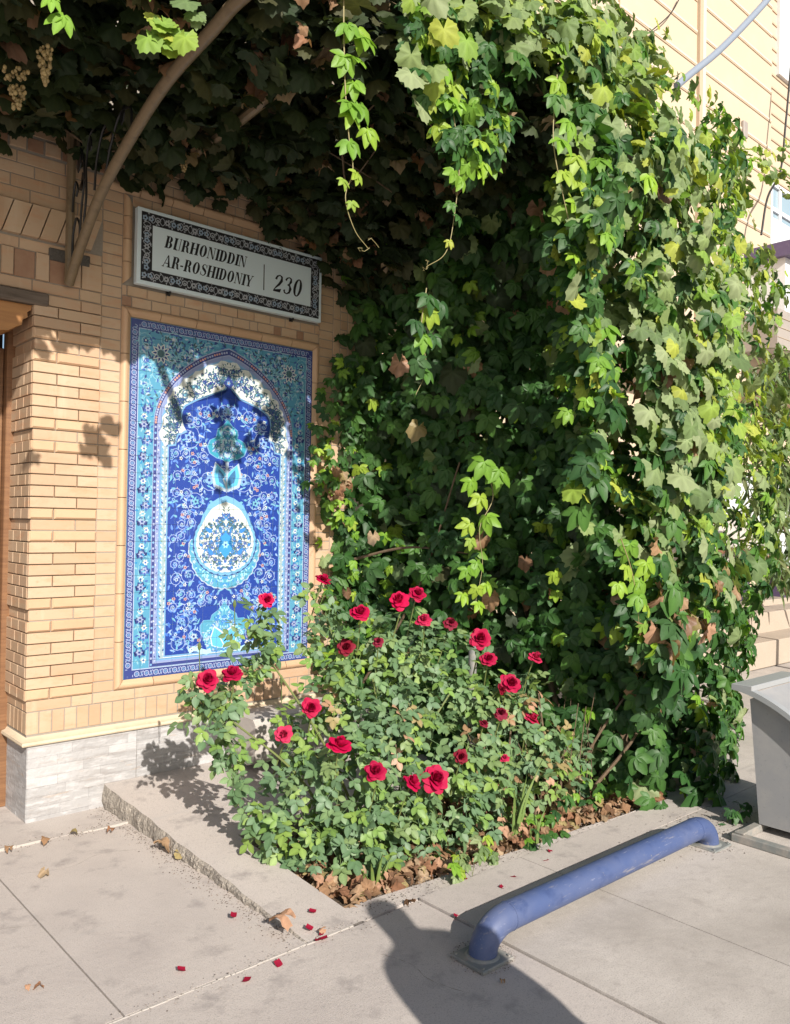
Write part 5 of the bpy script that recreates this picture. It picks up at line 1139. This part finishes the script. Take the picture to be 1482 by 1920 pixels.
# hairline cracks in the slabs
for pts in ([(2.02, -2.2), (2.06, -2.32), (2.04, -2.45), (2.10, -2.62)], [(2.42, -2.70), (2.55, -2.66), (2.75, -2.72)], [(.75, -1.2), (.95, -1.1), (1.13, -1.16)], [(1.2, -.62), (1.42, -.7), (1.6, -.64), (1.83, -.75)]):
    q = arc_pts([(x, y, .0) for x, y in pts], 7); zt = .0125 if pts[0][0] > 2.43 and pts[0][1] < -2 else .0045 if pts[0][1] < -2 else .0005
    V_ = []; 
    for i, v in enumerate(q): w_ = .0016*random.uniform(.4, 1.2)*math.sin(math.pi*(.05+.9*i/len(q))); V_ += [(v.x+random.uniform(-.004, .004), v.y-w_, zt), (v.x, v.y+w_, zt)]
    b = MB(); b.add(V_, [(2*i, 2*i+2, 2*i+3, 2*i+1) for i in range(len(q)-1)]); b.build('hairline_crack', m_mortar, pav)

# ------------------------------------------------------------------ blue pipe barrier
pb = thing('pipe_barrier', (3.1, -2.48, 0), 'low blue painted steel pipe barrier bent down to base plates on the pavement', 'barrier')
r_ = .053; zc = .119; x0, x1, yc = 2.285, 3.968, -2.466
pts = [(x0, yc, .012), (x0+.003, yc, .028)]+[(x0+.13*(1-math.cos(a))+.004, yc, .03+(zc-.03)*math.sin(a)) for a in np.linspace(.2, math.pi/2, 7)]
pts += [(x0+.2+(x1-x0-.4)*k/6, yc, zc) for k in range(7)]
pts += [(x1-.13*(1-math.cos(a))-.004, yc, .03+(zc-.03)*math.sin(a)) for a in np.linspace(math.pi/2, .2, 7)]+[(x1-.003, yc, .028), (x1, yc, .012)]
b = MB(); b.tube(pts, r_, 28); b.build('pipe', m_blue, pb, smooth=True)
for x in (x0+.14, x1-.14):
    b = MB(); b.tube([(x-.003, yc, zc), (x+.003, yc, zc)], r_+.0015, 28); b.build('weld_ring', m_blue, pb, smooth=True)
for x in (x0, x1):
    b = MB(); b.box((x-.085, yc-.083, .004), (x+.085, yc+.083, .019), .003); b.build('base_plate', m_steel, pb)
    b = MB(); b.tube([(x, yc, .016), (x, yc, .026)], [r_+.016, r_+.004], 20); b.build('weld_ring', m_steel, pb, smooth=True)
    for sx in (-1, 1):
        for sy in (-1, 1):
            b = MB(); b.tube([(x+sx*.070, yc+sy*.068, .016), (x+sx*.070, yc+sy*.068, .025)], .006, 6); b.build('bolt', m_steel, pb)

# ------------------------------------------------------------------ grey litter bin
bn = thing('litter_bin', (4.45, -2.8, 0), 'grey sheet metal litter bin with curved rim on a square tube frame', 'bin')
def zrim(y): t = (y+2.42)/(-.70); return .775-.06*t-.42*max(0, t)**1.9
yb_ = np.linspace(-2.47, -3.08, 12)
prof_ = [(-2.555, .055), (-2.50, .70)]+[(y, zrim(y)-.04) for y in yb_[1:]]+[(-3.04, .055)]
for xx_, nm in ((4.34, 'side_sheet'), (4.86, 'side_sheet')):
    b = MB(); b.prism(prof_, 0, xx_, xx_+.006); b.build(nm, m_grey, bn)
b = MB(); b.add([(4.345, -2.552, .057), (4.862, -2.552, .057), (4.862, -2.50, .70), (4.345, -2.50, .70)], [(0, 1, 2, 3)]); b.add([(4.345, -3.04, .057), (4.862, -3.04, .057), (4.862, -3.07, zrim(-3.07)-.05), (4.345, -3.07, zrim(-3.07)-.05)], [(0, 1, 2, 3)]); b.add([(4.345, -2.552, .06), (4.862, -2.552, .06), (4.862, -3.04, .06), (4.345, -3.04, .06)], [(0, 1, 2, 3)]); b.build('bin_body', m_grey, bn)
for xx_ in (4.295, 4.86):
    ys_ = np.linspace(-2.42, -3.12, 18); b = MB(); vs = []
    for y in ys_: z = zrim(y); vs += [(xx_, y, z), (xx_+.052, y, z), (xx_+.052, y, z-.03), (xx_, y, z-.03)]
    n = len(ys_); b.add(vs, [(4*i+j, 4*i+(j+1) % 4, 4*i+4+(j+1) % 4, 4*i+4+j) for i in range(n-1) for j in range(4)]+[(0, 1, 2, 3), (4*n-4, 4*n-3, 4*n-2, 4*n-1)]); b.build('rim', m_greyl, bn)
b = MB(); b.box((4.296, -2.53, .746), (4.911, -2.421, .777), .003); b.build('rim', m_greyl, bn)
b = MB(); b.prism([(-2.535, .745), (-2.80, .60), (-2.80, .592), (-2.535, .737)], 0, 4.36, 4.855); b.build('lid', m_grey, bn)
b = MB(); P = [(y, zrim(y)-.035) for y in np.linspace(-2.50, -3.05, 10)]+[(-3.02, .22), (-2.86, .44), (-2.7, .60)]; b.prism(P, 0, 4.331, 4.3395); b.build('curved_plate', m_grey, bn)
b = MB(); b.box((4.10, -3.3, .012), (4.15, -2.52, .052), .004); b.build('frame_tube', m_steel, bn)
b = MB(); b.box((4.151, -2.566, .013), (4.95, -2.521, .0515), .004); b.build('frame_tube', m_steel, bn)
b = MB(); b.box((4.10, -3.346, .012), (4.95, -3.301, .0505), .004); b.build('frame_tube', m_steel, bn)
b = MB(); b.box((4.115, -2.58, .053), (4.165, -2.53, .062), .002); b.build('corner_cap', m_steel, bn)
for z_ in (-2.62, -3.0):
    b = MB(); b.box((4.5, z_-.02, .0), (4.55, z_+.02, .06)); b.build('foot', m_steel, bn)

# ------------------------------------------------------------------ pale round-bottomed block by the wall
rbk = MB(); P = [(-.36, .40), (-.36, .235), (-.345, .19), (-.31, .16), (-.27, .15), (-.03, .15), (-.03, .40), (-.06, .43), (-.33, .43)]
rbk.prism(P, 0, 2.62, 3.5); o = rbk.build('plaster_trough', m_plaster); tag(o, 'pale plaster trough with rounded lower edge on raised slab behind the rose bush', 'trough')
# ------------------------------------------------------------------ pale house at the right
h2 = thing('cream_house', (11, 1.5, 0), 'cream sided two storey house with white windows behind the vine', 'house')
FY = 1.5
b = MB(); b.box((5.0, FY, 3.9), (13.52, FY+4, 14)); b.build('upper_wall', m_wall2, h2)
b = MB(); b.box((13.54, FY+.12, 3.9), (22, FY+4, 14)); b.build('upper_wall', m_wall2, h2)
b = MB(); b.box((5.0, FY+.6, 0), (22, FY+4, 3.9)); b.build('lower_wall', m_wall2, h2)
z = 4.05
while z < 13.5:
    for xa, xb, y in ((5.0, 11.06, FY), (11.24, 13.5, FY)):
        b = MB(); b.box((xa, y-.012, z), (xb, y+.01, z+.022)); b.build('siding_groove', m_groove, h2)
        b = MB(); b.box((xa, y-.016, z+.023), (xb, y+.01, z+.055)); b.build('siding_bead', m_bead, h2)
    z += .475
z = 4.0
while z < 13.5: b = MB(); b.box((13.56, FY+.105, z), (22, FY+.13, z+.03)); b.build('siding_groove', m_groove, h2); z += .22
b = MB(); b.box((11.07, FY-.05, 3.9), (11.15, FY+.01, 14)); b.build('corner_trim', m_groove, h2)
b = MB(); b.box((11.151, FY-.055, 3.9), (11.24, FY+.01, 14)); b.build('corner_trim', m_bead, h2)
for xj in (9.05, 7.0): b = MB(); b.box((xj, FY-.026, 3.9), (xj+.02, FY+.01, 14)); b.build('panel_joint', m_groove, h2)
def window(x0_, x1_, z0_, z1_, y, mull):
    f_ = MB(); t_ = .07
    f_.box((x0_, y-.06, z0_), (x0_+t_, y+.02, z1_)); f_.box((x1_-t_, y-.06, z0_), (x1_, y+.02, z1_)); f_.box((x0_+t_, y-.061, z0_), (x1_-t_, y+.02, z0_+t_)); f_.box((x0_+t_, y-.061, z1_-t_), (x1_-t_, y+.02, z1_))
    for q in mull: f_.box((q-.04, y-.058, z0_+t_), (q+.04, y+.02, z1_-t_))
    f_.box((x0_+t_, y-.0575, z0_+(z1_-z0_)*.70-.035), (x1_-t_, y+.02, z0_+(z1_-z0_)*.70+.035))
    fo = f_.build('window', m_white, h2); g_ = MB(); g_.box((x0_+.03, y-.022, z0_+.03), (x1_-.03, y-.012, z1_-.03)); g_.build('pane', m_glass, fo)
    k_ = MB(); k_.add([(x0_+.15, y-.025, z0_+.12), ((x0_+x1_)/2, y-.025, z0_+.12), ((x0_+x1_)/2, y-.025, z0_+(z1_-z0_)*.62), (x0_+.15, y-.025, z0_+(z1_-z0_)*.62)], [(0, 1, 2, 3)]); k_.build('curtain', m_curtain, fo)
window(13.95, 16.2, 9.35, 12.4, FY+.12, (14.6,)); window(13.68, 16.0, 5.95, 7.45, FY+.12, (14.05, 14.7))
b = MB(); b.box((13.56, FY-.25, 12.5), (22, FY+.4, 12.9)); b.build('eave', m_soffit, h2)
b = MB(); b.box((12.6, FY-.75, 5.78), (22, FY+.3, 6.0)); b.build('awning_edge', m_purple, h2)
b = MB(); b.box((12.7, FY-.6, 4.95), (22, FY+.3, 5.78)); b.build('fascia_board', m_white, h2)
for xq in (13.35, 14.2): b = MB(); b.box((xq, FY-.604, 4.95), (xq+.02, FY-.59, 5.78)); b.build('panel_joint', m_soffit, h2)
b = MB(); b.box((12.4, FY-.62, 4.35), (22, FY+.58, 4.945)); b.build('soffit', m_soffit, h2)
for i in range(4): b = MB(); b.box((12.41, FY-.626-.002*i, 4.36+.15*i), (22, FY-.60, 4.365+.15*i)); b.build('soffit_joint', m_groove, h2)
b = MB(); b.box((12.3, FY+.55, .95), (22, FY+.6, 2.6)); b.build('shop_window', m_curtain, h2)
b = MB(); b.box((10.4, FY-.3, .95), (13.0, FY+.55, 1.75)); b.build('stall_front', m_plaster, h2)
for zz_ in (1.2, 1.45): b = MB(); b.box((10.39, FY-.306, zz_), (13.0, FY-.29, zz_+.015)); b.build('board_joint', m_groove, h2)
# plate, cable, conduit
b = MB(); q = aty(1394, 244, FY); b.box((q[0]-.07, FY-.05, q[2]-.13), (q[0]+.07, FY-.001, q[2]+.13), .01); tag(b.build('junction_box', m_soffit), 'small grey junction box on cream siding beside vine', 'junction box')
b = MB(); b.tube(arc_pts([aty(1484, 120, FY-.35), aty(1474, 230, FY-.35), aty(1464, 320, FY-.35), aty(1440, 370, FY-.35), aty(1428, 440, FY-.35)], 6), .018, 6); tag(b.build('cable', m_iron, smooth=True), 'dark cable hanging down in front of the cream house', 'cable')
b = MB(); b.tube(arc_pts([aty(1278, -10, FY-.08), aty(1258, 25, FY-.08), aty(1225, 55, FY-.08), aty(1198, 75, FY-.08)], 6), .008, 5); tag(b.build('wire', m_iron, smooth=True), 'thin wire hanging over cream siding above the vine top', 'wire')
b = MB(); b.tube(arc_pts([aty(1270, 160, -.3), aty(1297, 137, -.3), aty(1345, 98, -.3), aty(1395, 48, -.3), aty(1445, -8, -.3), aty(1475, -55, -.3)], 6), .037, 12); tag(b.build('conduit', mat('grey_conduit', (.25, .29, .35), .4), smooth=True), 'bent blue-grey pipe rising from the vine top across the cream house', 'pipe')
# steps and bench in front of the house
st = thing('stone_steps', (10.5, .4, 0), 'two pale stone steps leading to the terrace of the cream house', 'steps')
for i, (ya, zt_) in enumerate(((-.10, .26), (.32, .52), (.75, .60))):
    b = MB(); b.box((8.3, ya, -.05), (20, 2.2, zt_), .008); b.build('step', m_stone, st)
bc = thing('bench', (11.3, .9, .6), 'purple bench with curved dark back rail on the stone terrace', 'bench')
b = MB(); b.box((10.9, .78, .93), (13.2, 1.12, .98), .006); b.build('seat', m_purple, bc)
for x in (11.35, 12.6): b = MB(); b.box((x, .82, .60), (x+.10, 1.1, .93)); b.build('leg', m_purple, bc)
b = MB(); b.tube(arc_pts([(10.8, 1.1, 1.22), (11.3, 1.1, 1.30), (12.0, 1.1, 1.28), (13.0, 1.1, 1.12)], 6), .04, 8); b.build('back_rail', m_wood, bc, smooth=True)
# narrow-leaved shrub
sh_ = thing('peach_tree', (7.2, -.5, 0), 'young tree with long narrow drooping leaves behind the vine at right', 'tree')
F_ = Foliage(); n = 900; a = rng.uniform(0, 1, n)
px = rng.normal(1462, 36, n); py = rng.uniform(655, 1090, n); Y = -.5+rng.normal(0, .3, n); d = rays(px, py); P = CC+d*((Y-CC[1])/d[:, 1])[:, None]
F_.add('lance', ['lance'], P, jitter((-.2, -.6, .6), n, .5), jitter((.1, -.2, -.8), n, .55), rng.uniform(.2, .32, n)); F_.build(sh_, 'leaf', 'foliage', m_rleaf, 200)
c0 = Vector(aty(1515, 1120, -.5)); stem(sh_, [(c0.x, -.5, 0), (c0.x, -.5, 1.0), tuple(aty(1505, 900, -.5)), tuple(aty(1480, 700, -.5))], .04, name='trunk')
for x, y in ((1430, 760), (1420, 900), (1450, 680), (1440, 1010)): stem(sh_, [tuple(aty(1476, y+110, -.5)), tuple(aty(1455, y+40, -.52)), tuple(aty(x, y, -.55))], .012, name='branch')
# ------------------------------------------------------------------ companion standing right of the camera, whose shadow falls on the kerb
HT = 1.70; fx, fy = 2.30-KX*HT, -1.81-KY*HT
pe = thing('person', (fx, fy, 0), 'person in long dark coat standing right of the viewer', 'person')
def skin(name, verts, edges, radii, material, sub=2):
    me = bpy.data.meshes.new(name); me.from_pydata(verts, edges, []); o = link(name, me, pe); o.modifiers.new('skin', 'SKIN'); 
    for v, r in zip(me.skin_vertices[0].data, radii): v.radius = (r, r) if not isinstance(r, tuple) else r
    me.skin_vertices[0].data[0].use_root = True; sd = o.modifiers.new('sub', 'SUBSURF'); sd.levels = sd.render_levels = sub; me.materials.append(material); return o
X = lambda x, y, z: (fx+x, fy+y, z)
bv = [X(.13, 0, .92), X(.09, 0, 1.12), X(.04, 0, 1.30), X(.01, .01, 1.42), X(0, .01, 1.48), X(0, .02, 1.58), X(.01, .02, 1.66),
      X(.17, 0, 1.39), X(.23, -.02, 1.14), X(.24, .10, .95), X(-.17, 0, 1.39), X(-.17, -.02, 1.14), X(-.07, .10, .95),
      X(.21, 0, .84), X(.20, .03, .48), X(.20, .0, .08), X(.21, .13, .04), X(.06, 0, .84), X(.07, -.01, .48), X(.07, -.05, .08), X(.06, .08, .04)]
be = [(0, 1), (1, 2), (2, 3), (3, 4), (4, 5), (5, 6), (3, 7), (7, 8), (8, 9), (3, 10), (10, 11), (11, 12), (0, 13), (13, 14), (14, 15), (15, 16), (0, 17), (17, 18), (18, 19), (19, 20)]
br = [(.17, .12), (.17, .12), (.18, .12), (.10, .08), .055, .085, .075, .07, .06, .04, .07, .06, .04, .11, .085, .06, .04, .11, .085, .06, .04]
skin('body', bv, be, br, mat('dark_cloth', (.03, .035, .05), .8, bump=(60, .3, .004)))
b = MB(); R_ = [(1.43, .10, .07, .0), (1.41, .17, .10, .0), (1.34, .21, .12, .01), (1.15, .225, .13, .04), (.95, .225, .135, .07), (.7, .24, .15, .10), (.45, .26, .17, .12), (.28, .27, .18, .13)]
vs = [X(dx+a*math.cos(t), c*math.sin(t), z) for z, a, c, dx in R_ for t in np.linspace(0, 2*math.pi, 17)[:-1]]
b.add(vs, [(16*i+j, 16*i+(j+1) % 16, 16*i+16+(j+1) % 16, 16*i+16+j) for i in range(len(R_)-1) for j in range(16)]); b.build('coat', mat('dark_coat', (.035, .035, .045), .85, bump=(50, .4, .006)), pe, smooth=True)
